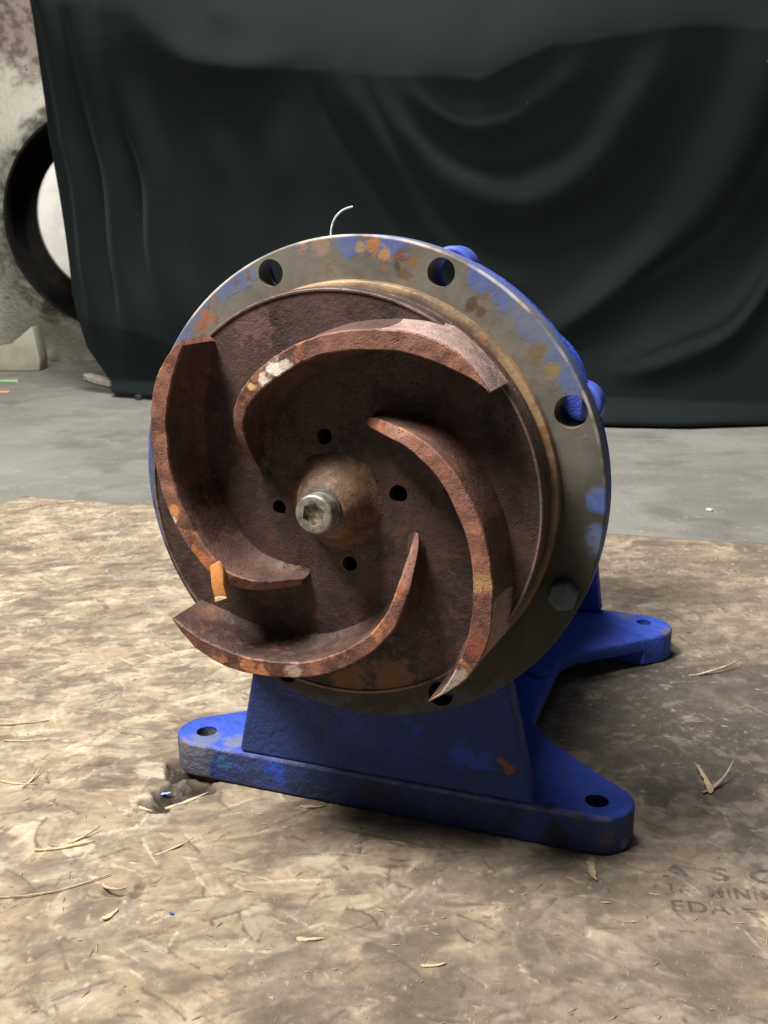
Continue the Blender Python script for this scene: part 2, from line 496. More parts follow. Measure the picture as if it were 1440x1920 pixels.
# adapter with a lug behind every hole
ad = lathe([(0.0, 0.019), (0.158, 0.0182), (0.1612, 0.0195), (0.1615, 0.028), (0.157, 0.033), (0.118, 0.048), (0.092, 0.085), (0.078, 0.125), (0.066, 0.140), (0.062, 0.40), (0.078, 0.405), (0.080, 0.440), (0.060, 0.448), (0.0, 0.450)], HX, 96)
smooth(ad, 40)
ad = evaluated(ad, [('BOOL', join_mesh([cyl((RH * math.cos(a), HX + RH * math.sin(a)), (0.0105 if abs(a - rad(22.5)) < 0.01 else 0.0150), 0.0, 0.06, 'Y', 24) for a in HA]), 'DIFFERENCE')])
smooth(ad, 40)
adapter = link("bearing_frame", ad, pump, M['blue_plain'])
for k, a in list(enumerate(HA))[:2]:
    r0 = 0.0150
    cx, cz = (RH + 0.0005) * math.cos(a), HX + (RH + 0.0005) * math.sin(a)
    outl = []
    for j in range(25):
        b = a - PI / 2 + PI * j / 24
        outl.append((cx + r0 * math.cos(b), cz + r0 * math.sin(b)))
    ux, uz = math.cos(a), math.sin(a)
    tx, tz = -uz, ux
    outl.append((cx - 0.035 * ux + 0.017 * tx, cz - 0.035 * uz + 0.017 * tz))
    outl.append((cx - 0.035 * ux - 0.017 * tx, cz - 0.035 * uz - 0.017 * tz))
    lm_ = prism(outl, 0.0185, 0.0375, 'Y')
    lm_ = evaluated(lm_, [('BOOL', cyl((RH * math.cos(a), HX + RH * math.sin(a)), 0.0105, 0.0, 0.06, 'Y', 24), 'DIFFERENCE'), ('BEV', 0.0025, 3, 30)])
    smooth(lm_, 40)
    link("lug", lm_, adapter, M['lug'])
# rear pedestal web
rw = prism([(-0.104, 0.0299), (0.104, 0.0299), (0.078, 0.24), (-0.078, 0.24)], 0.421, 0.437, 'Y')
rw = evaluated(rw, [('BEV', 0.003, 2)])
smooth(rw)
link("rear_support_web", rw, pump, M['blue_plain'])
cw = evaluated(prism([(-0.022, 0.030), (0.022, 0.030), (0.028, 0.215), (-0.028, 0.215)], 0.0452, 0.420, 'Y'), [('BEV', 0.003, 2)])
smooth(cw)
link("centre_web", cw, pump, M['blue_plain'])

# pedestal front plate
ped = prism([(-0.1172, 0.0299), (0.1172, 0.0299), (0.0965, 0.125), (0.078, 0.215), (-0.078, 0.215), (-0.0965, 0.125)], 0.0278, 0.0450, 'Y')
ped = evaluated(ped, [('BEV', 0.0032, 4, 30)])
smooth(ped, 50)
link("pedestal_plate", ped, pump, M['blue'])

# base plate
def arc(cx, cy, r, a0, a1, n=16):
    return [(cx + r * math.cos(rad(a0 + (a1 - a0) * k / n)), cy + r * math.sin(rad(a0 + (a1 - a0) * k / n))) for k in range(n + 1)]


half = [(0.0, 0.0268)] + arc(0.1585, 0.0530, 0.0262, -90, 40) \
    + [(0.135, 0.105), (0.105, 0.134)] + [(0.0955, 0.146), (0.0905, 0.156), (0.0885, 0.168)] \
    + [(0.087, 0.272), (0.0885, 0.286), (0.093, 0.298), (0.100, 0.309)] \
    + arc(0.1470, 0.402, 0.0325, -52, 90) + [(0.105, 0.4365)]
outline = half + [(-x, y) for x, y in reversed(half) if x > 0]
bpm = prism(outline, 0.0, 0.0297, 'Z')
under = join_mesh([
    prism([(-0.3, 0.105), (0.3, 0.105), (0.3, 0.366), (-0.3, 0.366)], -0.01, 0.0165, 'Z'),
])
under2 = prism([(-0.1, 0.045), (0.1, 0.045), (0.1, 0.5), (-0.1, 0.5)], -0.01, 0.0160, 'Z')
feet = [(-0.1588, 0.0491), (0.1588, 0.0491), (0.1502, 0.411), (-0.1502, 0.411)]
bolts = join_mesh([cyl(f, 0.0084 if f[1] < 0.2 else 0.0074, -0.02, 0.05, 'Z', 32) for f in feet])
bpm = evaluated(bpm, [('BOOL', under, 'DIFFERENCE'), ('BOOL', under2, 'DIFFERENCE'), ('BEV', 0.0030, 4, 50), ('BOOL', bolts, 'DIFFERENCE')])
smooth(bpm, 40)
base = link("base_plate", bpm, pump, M['blue'])
plug = evaluated(cyl((0.074, 0.247), 0.0095, 0.0295, 0.0345, 'Z', 28), [('BEV', 0.0018, 3)])
smooth(plug)
link("plug", plug, base, M['blue_plain'])

# ---- impeller
YD, YC, RI = -0.0329, -0.0690, 0.1325
imp = empty("impeller")
imp.parent = pump
tag(imp, "rusty open impeller with four swept vanes")
dm = lathe([(0.0, -0.008), (0.1300, -0.008), (0.1306, -0.0090), (0.1306, -0.0150), (0.1290, -0.0165), (0.1290, -0.0200), (0.1310, -0.0215), (0.1316, -0.0300), (0.1310, -0.0330), (0.1302, -0.0337), (0.1292, -0.0335), (0.1284, -0.0326), (0.122, -0.0326), (0.100, -0.0325), (0.075, -0.0327), (0.055, -0.0332), (0.040, -0.0340), (0.030, -0.0352), (0.0, -0.036)], HX, 220)
for v in dm.vertices:
    v.co.x = v.co.x * 1.020 - 0.0026
    v.co.z = HX + (v.co.z - HX) * 1.004
balc = []
for k in range(4):
    a = rad(100.4 + 90 * k)
    balc.append(cyl((0.0416 * math.cos(a), HX + 0.0416 * math.sin(a)), 0.0050 if k != 3 else 0.0058, -0.06, 0.0, 'Y', 28))
dm = evaluated(dm, [('BOOL', join_mesh(balc), 'DIFFERENCE')])
smooth(dm, 28)
link("back_shroud", dm, imp, M['rust_disc'])

T_A = [118, 112, 106, 100, 92, 82, 70, 55, 40, 26, 15, 7, 0, -4, -8]
T_I = [54.5, 56.5, 58.5, 61.5, 66.5, 74.0, 80.0, 87.0, 96.0, 104.5, 113.5, 119.5, 125.0, 128.2, 131.6]
T_O = [56.5, 61.0, 64.5, 69.0, 75.5, 83.5, 90.0, 98.0, 107.5, 116.5, 126.5, 131.5, 133.3, 133.2, 132.6]
T_H = [0.03, 0.22, 0.42, 0.62, 0.86, 0.985, 1.0, 1.0, 1.0, 1.0, 1.0, 1.0, 1.0, 1.0, 0.99]


def lin(xs, ys, x):
    # interpolate, rounding the corners except close to the tip
    wdt = max(0.0, min(6.0, (x + 8) * 0.5, (118 - x) * 0.5 + 0.5))
    return float(np.mean([np.interp(-(x + d), [-v for v in xs], ys) for d in (-wdt, -wdt * 0.66, -wdt * 0.33, 0, wdt * 0.33, wdt * 0.66, wdt)]))


def vane(c, seed, tipa, inner_shift, start):
    N = 110
    vs, fs = [], []
    st_a = [start + (tipa - start) * i / N for i in range(N + 1)]
    m = 13
    for i in range(N + 1):
        a = start + (tipa - start) * i / N
        ri, ro, h = lin(T_A, T_I, a), lin(T_A, T_O, a), lin(T_A, T_H, a)
        # rough casting: edges wander a little
        w = noise.noise(Vector((a * 0.11 + seed * 9, 2.3, 0))) * 0.8 + noise.noise(Vector((a * 0.3 + seed * 5, 7.1, 0))) * 0.12
        w2 = noise.noise(Vector((a * 0.13 + seed * 3, 12.3, 0))) * 0.7 + noise.noise(Vector((a * 0.3 + seed, 17.1, 0))) * 0.12
        edge = min(1.0, (a - tipa) / 10 + 0.15)
        w3 = (noise.noise(Vector((a * 0.9 + seed * 4, 51.0, 0))) + 0.6 * noise.noise(Vector((a * 2.1 + seed, 57.0, 0)))) * 0.55 * edge
        w4 = (noise.noise(Vector((a * 0.8 + seed * 4, 61.0, 0))) + 0.6 * noise.noise(Vector((a * 1.9 + seed, 67.0, 0)))) * 0.55 * edge
        ri += w * 0.8 * edge + inner_shift * edge * (1 - abs(a - 50) / 90)
        ro = min(ro + w2 * 0.8 * edge, 1000 * RI + 0.8)
        f = edge
        y0 = YD + 0.003
        yc = YD + (YC - YD) * h + noise.noise(Vector((a * 0.2 + seed, 31.0, 0))) * 0.0007
        hh = yc - YD
        th = ro - ri
        b = min(0.9, th * 0.2)
        fi, fo = 6.0 * f, 4.0 * f
        rows = [(ri - fi, y0), (ri - fi * 0.95, YD - 0.0004), (ri - fi * 0.40, YD + hh * 0.10), (ri - fi * 0.12, YD + hh * 0.30), (ri, YD + hh * 0.65),
                (ri + w3 * 0.5, yc + 0.0012 * h), (ri + b + w3, yc), (ro - b + w4, yc + 0.0002), (ro + w4 * 0.5, yc + 0.0012 * h), (ro, YD + hh * 0.6),
                (ro + fo * 0.15, YD + hh * 0.25), (ro + fo * 0.5, YD + hh * 0.08), (ro + fo, y0)]
        # lean: vane foot turned slightly against the crest
        for r, y in rows:
            r = min(r, 1000 * RI + 0.7)
            aa = rad(a + c)
            q = Vector((r * 0.001 * math.cos(aa), y, r * 0.001 * math.sin(aa)))
            d = noise.noise(q * 160) * 0.00014
            q *= 1
            vs.append((q.x, q.y + d * 0.6, HX + q.z))
    mats = []
    for i in range(N):
        for j in range(m - 1):
            fs.append((i * m + j, i * m + j + 1, (i + 1) * m + j + 1, (i + 1) * m + j))
            ravg = sum(math.hypot(vs[q_][0], vs[q_][2] - HX) for q_ in (i * m + j, i * m + j + 1)) / 2
            mats.append(1 if j in (5, 6, 7) else (2 if (ravg > RI - 0.0007 or st_a[i] < 24) and j > 7 else 0))
    fs.append(tuple(range(m)))
    mats.append(0)
    fs.append(tuple(N * m + j for j in reversed(range(m))))
    mats.append(1)
    me = bpy.data.meshes.new("m")
    me.from_pydata(vs, [], fs)
    for p, k in zip(me.polygons, mats):
        p.material_index = k
    bm = bmesh.new()
    bm.from_mesh(me)
    bmesh.ops.recalc_face_normals(bm, faces=bm.faces)
    bm.to_mesh(me)
    bm.free()
    smooth(me, 42)
    return me


for c, seed, tipa, sh, st, lab in ((135, 1, -5, -0.5, 112, "vane at the left with a bright orange mark"),
                                   (45, 2, -9, -0.5, 114, "top vane with a chip of white paint on its edge"),
                                   (-45, 3, -12, -0.8, 110, "right vane ending in a bare pointed tip"),
                                   (-135, 4, -8, 0.3, 118, "bottom vane with a smooth pale patch on its edge")):
    v = link("vane", vane(c, seed, tipa, sh, st), imp, [M['rust_vane'], M['rust_crest'], M['rust_pale']])
    tag(v, lab)

hub = lathe([(0.0, -0.0580), (0.0120, -0.0578), (0.0155, -0.0565), (0.0195, -0.0515), (0.0228, -0.0455), (0.0252, -0.0400), (0.0285, -0.0362), (0.0335, -0.0340), (0.0345, -0.030), (0.0, -0.030)], HX, 64)
for v in hub.vertices:
    d = noise.noise(Vector(v.co) * 90) * 0.0018 + noise.noise(Vector(v.co) * 260) * 0.0006
    v.co.y += d
    v.co.x *= 1 + d * 25
smooth(hub, 60)
hubo = link("hub", hub, imp, M['rust_hub'])
SC = (-0.0002, HX + 0.0002)
washer = evaluated(cyl(SC, 0.0135, -0.0600, -0.0570, 'Y', 40), [('BEV', 0.0008, 2)])
smooth(washer)
link("washer", washer, imp, M['zinc'])
hexs = [(SC[0] + 0.0076 * math.cos(rad(60 * k + 20)), SC[1] + 0.0076 * math.sin(rad(60 * k + 20))) for k in range(6)]
screw = cyl(SC, 0.0122, -0.0700, -0.0590, 'Y', 56)
screw = evaluated(screw, [('BEV', 0.0018, 4), ('BOOL', prism(hexs, -0.08, -0.0635, 'Y'), 'DIFFERENCE')])
smooth(screw, 35)
scr = link("socket_screw", screw, imp, M['steel'])
dirt = cyl(SC, 0.0070, -0.0676, -0.0625, 'Y', 24)
bm = bmesh.new(); bm.from_mesh(dirt)
bmesh.ops.subdivide_edges(bm, edges=bm.edges, cuts=2, use_grid_fill=True)
for v in bm.verts:
    v.co.y += noise.noise(v.co * 420) * 0.0020
bm.to_mesh(dirt); bm.free()
smooth(dirt, 60)
link("socket_dirt", dirt, imp, M['dirt'])

# orange mark stuck across the left vane
pm = evaluated(prism([(-0.073, 0.2188), (-0.067, 0.2225), (-0.0635, 0.2170), (-0.0638, 0.2071), (-0.0620, 0.1986), (-0.0705, 0.1954), (-0.0727, 0.2060)], -0.0712, -0.0675, 'Y'), [('BEV', 0.0007, 2)])
smooth(pm)
mk = link("orange_mark", pm, imp, M['paint_mark'])
pm2_ = evaluated(prism([(-0.0622, 0.1994), (-0.0620, 0.1984), (-0.0705, 0.1950), (-0.0708, 0.1982), (-0.0660, 0.1996)], -0.0716, -0.0700, 'Y'), [('BEV', 0.0004, 1)])
link("cream_tip", pm2_, imp, simple("cream_tip", (0.72, 0.58, 0.36), (0.60, 0.45, 0.26), 200))


# ------------------------------------------------------------------ tubes, threads, splinters
def tube(pts, r, seg=6, taper=False):
    vs, fs = [], []
    n = len(pts)
    P = [Vector(p) for p in pts]
    for i, p in enumerate(P):
        t = (P[min(i + 1, n - 1)] - P[max(i - 1, 0)]).normalized()
        s = t.cross(Vector((0.3, 0.2, 0.9))).normalized()
        u = s.cross(t)
        rr = r * (1 - 0.6 * i / (n - 1)) if taper else r
        for k in range(seg):
            a = 2 * PI * k / seg
            vs.append(p + s * rr * math.cos(a) + u * rr * math.sin(a))
    for i in range(n - 1):
        for k in range(seg):
            k2 = (k + 1) % seg
            fs.append((i * seg + k, i * seg + k2, (i + 1) * seg + k2, (i + 1) * seg + k))
    fs.append(tuple(range(seg)))
    fs.append(tuple((n - 1) * seg + k for k in reversed(range(seg))))
    me = bpy.data.meshes.new("m")
    me.from_pydata(vs, [], fs)
    smooth(me, 60)
    return me


def bez(p0, p1, p2, n=16):
    return [tuple((1 - t) ** 2 * Vector(p0) + 2 * t * (1 - t) * Vector(p1) + t * t * Vector(p2)) for t in [k / n for k in range(n + 1)]]


M['thread'] = simple("white_thread", (0.75, 0.75, 0.72), (0.6, 0.6, 0.58), 300)
th = link("thread", tube(bez((0, 0, -0.001), (0.0005, 0, 0.0145), (0.0150, 0.001, 0.0165)), 0.00062), None, M['thread'])
th.location = (-0.0158, 0.003, 0.4203)
tag(th, "bent white thread sticking up from the top rim of the pump flange", "thread")

# ------------------------------------------------------------------ THE CHIPBOARD SHEET
rs = np.random.RandomState(3)
O = np.array([-0.944, 0.751])
U = np.array([0.9968, 0.0800])
V = np.array([0.0800, -0.9968])
RES = 0.001
NU, NV = 1650, 1230


def np_noise(nv, nu, cell, seed, octv=3):
    r = np.random.RandomState(seed)
    out = np.zeros((nv, nu))
    amp, tot = 1.0, 0
    for o in range(octv):
        c = max(1.5, cell / 2 ** o)
        gv, gu = int(nv / c) + 3, int(nu / c) + 3
        g = r.rand(gv, gu)
        yy = np.arange(nv) / c
        xx = np.arange(nu) / c
        y0 = yy.astype(int); x0 = xx.astype(int)
        fy = yy - y0; fx = xx - x0
        fy = fy * fy * (3 - 2 * fy); fx = fx * fx * (3 - 2 * fx)
        a = g[np.ix_(y0, x0)]; b = g[np.ix_(y0, x0 + 1)]; c_ = g[np.ix_(y0 + 1, x0)]; d = g[np.ix_(y0 + 1, x0 + 1)]
        fy = fy[:, None]; fx = fx[None, :]
        out += amp * ((a * (1 - fx) + b * fx) * (1 - fy) + (c_ * (1 - fx) + d * fx) * fy)
        tot += amp
        amp *= 0.55
    return out / tot


colr = np.zeros((NV, NU, 3)) + np.array([0.30, 0.235, 0.155])
hgt = np.zeros((NV, NU))
grain = np_noise(512, 2048, 9, 11, 3)           # sampled with stretched coordinates
pal = np.array([[0.350, 0.285, 0.200], [0.315, 0.252, 0.172], [0.290, 0.232, 0.160], [0.395, 0.330, 0.240], [0.260, 0.205, 0.140], [0.335, 0.275, 0.195], [0.235, 0.182, 0.122]])
NS = 9500
for k in range(NS):
    cu, cv = rs.randint(0, NU), rs.randint(0, NV)
    big = k < NS * 0.62
    L = rs.uniform(22, 62) if big else rs.uniform(6, 26)
    W = rs.uniform(9, 24) if big else rs.uniform(1.0, 5)
    leftish = np.clip(1.25 - cu / 900.0, 0, 1)
    ang = rs.normal(-0.25 - 0.60 * leftish, 0.80)
    ca, sa = math.cos(ang), math.sin(ang)
    R = int(0.5 * math.hypot(L, W)) + 2
    u0, u1, v0, v1 = max(0, cu - R), min(NU, cu + R), max(0, cv - R), min(NV, cv + R)
    if u1 <= u0 or v1 <= v0: continue
    uu = np.arange(u0, u1)[None, :] - cu
    vv = np.arange(v0, v1)[:, None] - cv
    s = uu * ca + vv * sa
    t = -uu * sa + vv * ca
    gi = (((t * 3.0 + rs.randint(0, 500))).astype(int)) % 512
    gj = (((s * 0.7 + rs.randint(0, 2000))).astype(int)) % 2048
    g = grain[gi, gj]
    jag = (g - 0.5) * (20 if big else 30) + (t * rs.uniform(-0.7, 0.7))
    m = (np.abs(s) + jag < L / 2) & (np.abs(t) + (g - 0.5) * 3.5 < W / 2 * (1 - 0.22 * (np.abs(s) / (L / 2)) ** 2))
    pc = pal[rs.randint(len(pal))] * rs.uniform(0.78, 1.26)
    cc = pc[None, None, :] * (0.60 + 0.80 * g[..., None])
    al = rs.uniform(0.6, 1.0) if big else rs.uniform(0.25, 0.75)
    sub = colr[v0:v1, u0:u1]
    sub[m] = sub[m] * (1 - al) + cc[m] * al
    hs = hgt[v0:v1, u0:u1]
    lift = rs.uniform(-0.28, 0.38) if big else rs.uniform(-0.35, 0.5)
    curl = lift + 0.25 * rs.uniform(-1, 1) * s / L + (g - 0.5) * 0.35
    hs[m] = hs[m] * 0.45 + curl[m]
    er = rs.rand()
    if er > 0.70:
        # the opposite side of the flake stands proud and is rubbed pale
        eg = m & (t * (1 if k % 2 else -1) < -W / 2 * (1 - 0.22 * (np.abs(s) / (L / 2)) ** 2) + 1.3 + (g - 0.5) * 4) & (g > 0.42)
        hs[eg] += 0.35
        sub[eg] = sub[eg] * 0.35 + np.array([0.56, 0.49, 0.37]) * 0.65
    if er < 0.26:
        # torn edge: a narrow dirty gap along one side of the flake
        eg = m & (t * (1 if k % 2 else -1) > W / 2 * (1 - 0.35 * (np.abs(s) / (L / 2)) ** 2) - 1.4 - (g - 0.5) * 3) & (g < 0.62)
        hs[eg] -= 0.55
        sub[eg] = sub[eg] * 0.5

gu = (np.arange(NU) * RES)[None, :]
gv = (np.arange(NV) * RES)[:, None]
PX = O[0] + U[0] * gu + V[0] * gv
PY = O[1] + U[1] * gu + V[1] * gv


def blob(cx, cy, ax, ay, ang=0.0):
    dx, dy = PX - cx, PY - cy
    c, s = math.cos(ang), math.sin(ang)
    return np.sqrt(((dx * c + dy * s) / ax) ** 2 + ((-dx * s + dy * c) / ay) ** 2)


def sst(x, a, b):
    t = np.clip((x - a) / (b - a), 0, 1)
    return t * t * (3 - 2 * t)


nA = np_noise(NV, NU, 150, 21, 5)
nB = np_noise(NV, NU, 34, 22, 4)
nC = np_noise(NV, NU, 9, 23, 3)
nD = np_noise(NV, NU, 4.5, 24, 2)
# worn smears that follow the grain, bent by slow noise
su, sv = np.meshgrid(np.arange(NU), np.arange(NV))
big_g = np_noise(700, 900, 16, 41, 4)
thA = -0.28 - 0.50 * np.clip(1.2 - su / 900.0, 0, 1) + (nA - 0.5) * 0.5
ss = su * math.cos(-0.5) + sv * math.sin(-0.5) + (nB - 0.5) * 30
tt_ = -su * math.sin(-0.5) + sv * math.cos(-0.5) + (nB - 0.5) * 7 + (nA - 0.5) * 60
smear = big_g[(tt_ * 1.25).astype(int) % 700, (ss * 0.42).astype(int) % 900]
smear2 = big_g[(tt_ * 3.8 + 211).astype(int) % 700, (ss * 0.95 + 97).astype(int) % 900]
colr = colr * (1.0 + 0.55 * (nA - 0.5))[..., None]
dk = sst(smear * 0.6 + nB * 0.4, 0.50, 0.62) * 0.50 * (0.6 + 0.8 * nC)
colr = colr * (1 - dk[..., None]) + np.array([0.112, 0.088, 0.062]) * dk[..., None]
dk = sst(smear2, 0.60, 0.72) * 0.25
colr = colr * (1 - dk[..., None]) + np.array([0.090, 0.072, 0.052]) * dk[..., None]
lt = sst(smear2, 0.40, 0.28) * 0.22
colr = colr * (1 - lt[..., None]) + np.array([0.46, 0.395, 0.285]) * lt[..., None]
# trodden-in dirt (greyer), with painted shading that deepens to the right and towards the viewer
side = sst(PX - 0.15 * PY, -0.35, 0.22)
dirt_shade = sst(nA * 0.55 + nB * 0.45 + 0.16 * side, 0.47, 0.66) * (0.25 + 0.42 * side) * (0.55 + 0.9 * nC)
colr = colr * (1 - dirt_shade[..., None]) + np.array([0.125, 0.108, 0.084]) * dirt_shade[..., None]
bl = sst(nB * 0.5 + nC * 0.5, 0.54, 0.70) * 0.30
colr = colr * (1 - bl[..., None]) + np.array([0.11, 0.088, 0.06]) * bl[..., None]
# dark oily stain right of the pump
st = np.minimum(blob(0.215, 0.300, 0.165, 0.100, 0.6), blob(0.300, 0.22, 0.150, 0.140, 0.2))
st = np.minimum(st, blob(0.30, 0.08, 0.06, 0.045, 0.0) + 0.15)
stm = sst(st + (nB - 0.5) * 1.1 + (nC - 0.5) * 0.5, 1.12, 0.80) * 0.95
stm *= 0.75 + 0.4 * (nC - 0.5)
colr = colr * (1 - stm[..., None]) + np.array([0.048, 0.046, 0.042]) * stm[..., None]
colr = colr * (0.80 + 0.40 * (0.5 * nC + 0.5 * np_noise(NV, NU, 3.2, 28, 2))[..., None])
fl_ = sst(nD, 0.78, 0.88) * sst(nB, 0.5, 0.62) * 0.6
colr = colr * (1 - fl_[..., None]) + np.array([0.58, 0.50, 0.38]) * fl_[..., None]
fk = sst(np_noise(NV, NU, 6, 27, 2), 0.80, 0.88) * sst(nA, 0.45, 0.6) * 0.6
colr = colr * (1 - fk[..., None]) + np.array([0.055, 0.042, 0.03]) * fk[..., None]
# pale scuffs
sc_m = sst(np_noise(NV, NU, 16, 25, 3) * 0.6 + nA * 0.4, 0.60, 0.74) * 0.22
colr = colr * (1 - sc_m[..., None]) + np.array([0.50, 0.43, 0.31]) * sc_m[..., None]
hgt = hgt * 0.8 + (smear - 0.5) * -0.2 + (nC - 0.5) * 0.42 + (nB - 0.5) * 0.3 + (nD - 0.5) * 0.28
lowm = sst(-(hgt - (nB - 0.5) * 0.25), 0.08, 0.50) * 0.50      # dirt lies in the hollows
colr = colr * (1 - lowm[..., None]) + np.array([0.105, 0.088, 0.066]) * lowm[..., None]
him = sst(hgt - (nB - 0.5) * 0.25, 0.26, 0.62) * 0.40          # high flakes are rubbed pale
colr = colr * (1 - him[..., None]) + np.array([0.48, 0.42, 0.31]) * him[..., None]
hgt *= 0.001
wd_ = sst(np_noise(NV, NU, 70, 61, 4) * 0.6 + smear * 0.4, 0.50, 0.62) * 0.34 * (0.5 + 1.0 * nC)
colr = colr * (1 - wd_[..., None]) + np.array([0.085, 0.070, 0.052]) * wd_[..., None]
colr = colr * np.array([1.03, 1.01, 1.04])
# broken-out pocket by the left front foot
pk = np.minimum(blob(-0.160, 0.002, 0.016, 0.036, -0.35), blob(-0.178, 0.036, 0.013, 0.018, 0.4))
pk = np.minimum(pk, blob(-0.146, 0.014, 0.012, 0.010))
pm_ = sst(pk + (nC - 0.5) * 0.9, 1.15, 0.75)
hgt = hgt * (1 - pm_) - 0.0055 * pm_ - 0.003 * sst(nC, 0.5, 0.62) * pm_
colr = colr * (1 - 0.85 * pm_[..., None]) + np.array([0.050, 0.040, 0.030]) * 0.85 * pm_[..., None]
pc_ = sst(pk + (nC - 0.5) * 1.6, 0.75, 0.45)
hgt = hgt - 0.004 * pc_
colr = colr * (1 - 0.8 * pc_[..., None]) + np.array([0.014, 0.011, 0.009]) * 0.8 * pc_[..., None]
# a smaller gouge nearer the viewer and a few cuts
for (gx, gy, ax, ay, an, dp) in ((-0.132, -0.118, 0.012, 0.006, 0.5, 0.003), (-0.119, -0.112, 0.004, 0.010, 0.2, 0.002), (0.015, 0.0, 0.05, 0.0016, 0.0, 0.0012),
                                 (-0.115, -0.055, 0.018, 0.0013, 0.9, 0.0015), (-0.06, 0.0, 0.05, 0.0014, 1.0, 0.001), (0.01, -0.115, 0.014, 0.006, 0.3, 0.0015), (-0.225, 0.11, 0.02, 0.004, 0.3, 0.002),
                                 (-0.245, 0.02, 0.014, 0.004, 0.4, 0.002), (-0.30, 0.15, 0.025, 0.0015, 0.25, 0.0015), (-0.27, 0.045, 0.02, 0.0012, 0.5, 0.001)):
    q = sst(blob(gx, gy, ax, ay, an) + (nC - 0.5) * 0.7, 1.1, 0.5)
    hgt -= dp * q
    colr = colr * (1 - 0.55 * q[..., None]) + np.array([0.07, 0.052, 0.035]) * 0.55 * q[..., None]

THK = 0.0165
feet_max = 0.0
hmax = np.percentile(hgt, 99.5)
hgt = np.clip(hgt, -0.012, hmax) - hmax      # highest flakes touch z = 0


def axis_steps(segs):
    out = [0.0]
    for end, st_ in segs:
        while out[-1] + st_ < end - 1e-9:
            out.append(out[-1] + st_)
        out.append(end)
    return np.array(out)


gus = axis_steps([(0.55, 0.0024), (1.27, 0.00135), (1.64, 0.008)])
gvs = axis_steps([(0.30, 0.004), (0.55, 0.0024), (1.07, 0.0013), (1.22, 0.010)])
iu = np.clip(gus / RES, 0, NU - 1.001); iv = np.clip(gvs / RES, 0, NV - 1.001)


def samp(A):
    u0 = iu.astype(int); v0 = iv.astype(int)
    fu = iu - u0; fv = iv - v0
    if A.ndim == 3:
        fu = fu[None, :, None]; fv = fv[:, None, None]
    else:
        fu = fu[None, :]; fv = fv[:, None]
    return (A[np.ix_(v0, u0)] * (1 - fu) + A[np.ix_(v0, u0 + 1)] * fu) * (1 - fv) + (A[np.ix_(v0 + 1, u0)] * (1 - fu) + A[np.ix_(v0 + 1, u0 + 1)] * fu) * fv


Hs, Cs = samp(hgt), samp(colr)
nv_, nu_ = len(gvs), len(gus)
GU, GV = np.meshgrid(gus, gvs)
# ragged back edge
rag = np_noise(1, NU, 60, 31, 5)[0]
GVr = GV + np.maximum(0, 1 - GV / 0.05) * (rag[np.minimum((GU / RES).astype(int), NU - 1)] - 0.5) * 0.012
VX = O[0] + U[0] * GU + V[0] * GVr
VY = O[1] + U[1] * GU + V[1] * GVr
co = np.stack([VX, VY, Hs], -1).reshape(-1, 3)
idx = np.arange(nu_ * nv_).reshape(nv_, nu_)
q = np.stack([idx[:-1, :-1], idx[1:, :-1], idx[1:, 1:], idx[:-1, 1:]], -1).reshape(-1, 4)
border = np.concatenate([idx[0, :], idx[1:, -1], idx[-1, -2::-1], idx[-2:0:-1, 0]])
nb = len(border)
lowv = co[border].copy(); lowv[:, 2] = -THK
base_i = len(co)
co = np.concatenate([co, lowv])
bi = np.arange(nb)
side_q = np.stack([border, np.roll(border, -1), base_i + np.roll(bi, -1), base_i + bi], -1)
faces = np.concatenate([q, side_q])
me = bpy.data.meshes.new("board")
me.vertices.add(len(co)); me.vertices.foreach_set("co", co.astype(np.float32).ravel())
me.loops.add(faces.size); me.loops.foreach_set("vertex_index", faces.astype(np.int32).ravel())
me.polygons.add(len(faces))
me.polygons.foreach_set("loop_start", np.arange(0, faces.size, 4, dtype=np.int32))
me.polygons.foreach_set("loop_total", np.full(len(faces), 4, dtype=np.int32))
me.update(calc_edges=True)
ca_ = me.color_attributes.new("flakes", 'FLOAT_COLOR', 'POINT')
cc = np.ones((len(co), 4), dtype=np.float32)
cc[:base_i, :3] = Cs.reshape(-1, 3)
cc[base_i:, :3] = (0.2, 0.15, 0.1)
ca_.data.foreach_set("color", cc.ravel())
for p in me.polygons: pass
me.polygons.foreach_set("use_smooth", np.ones(len(faces), dtype=bool))
me.update()


def board_mat():
    t = NT("weathered_chipboard")
    at = t.n('ShaderNodeAttribute', attribute_name="flakes")
    f1 = t.noise(1.0, 5, 0.65, t.stretch(220, 640, 300, (0, 0, rad(-28))))
    f2 = t.noise(1.0, 4, 0.6, t.stretch(700, 160, 300, (0, 0, rad(-35))))
    c = t.mix(0.5, at.outputs['Color'], t.mix(f1, (0.60, 0.60, 0.60), (1.42, 1.41, 1.40)), 'MULTIPLY')
    c = t.mix(t.step(f2, 0.62, 0.72, 0, 0.4), c, (0.50, 0.42, 0.30))
    c = t.mix(t.step(t.noise(300, 4, 0.65), 0.64, 0.72, 0, 0.4), c, (0.06, 0.045, 0.03))
    h = t.math('ADD', f1, t.math('MULTIPLY', f2, 0.8))
    return t.done(c, 0.78, 0.0, t.bump(h, 0.6, 0.0007), spec=0.25)


board = link("chipboard_sheet", me, None, board_mat())
tag(board, "weathered tan chipboard sheet lying under the blue pump", "board")


def height_at(x, y):
    d = np.array([x, y]) - O
    u, v = d @ U / RES, d @ V / RES
    if 0 <= u < NU - 1 and 0 <= v < NV - 1:
        return float(hgt[int(v), int(u)])
    return -0.002


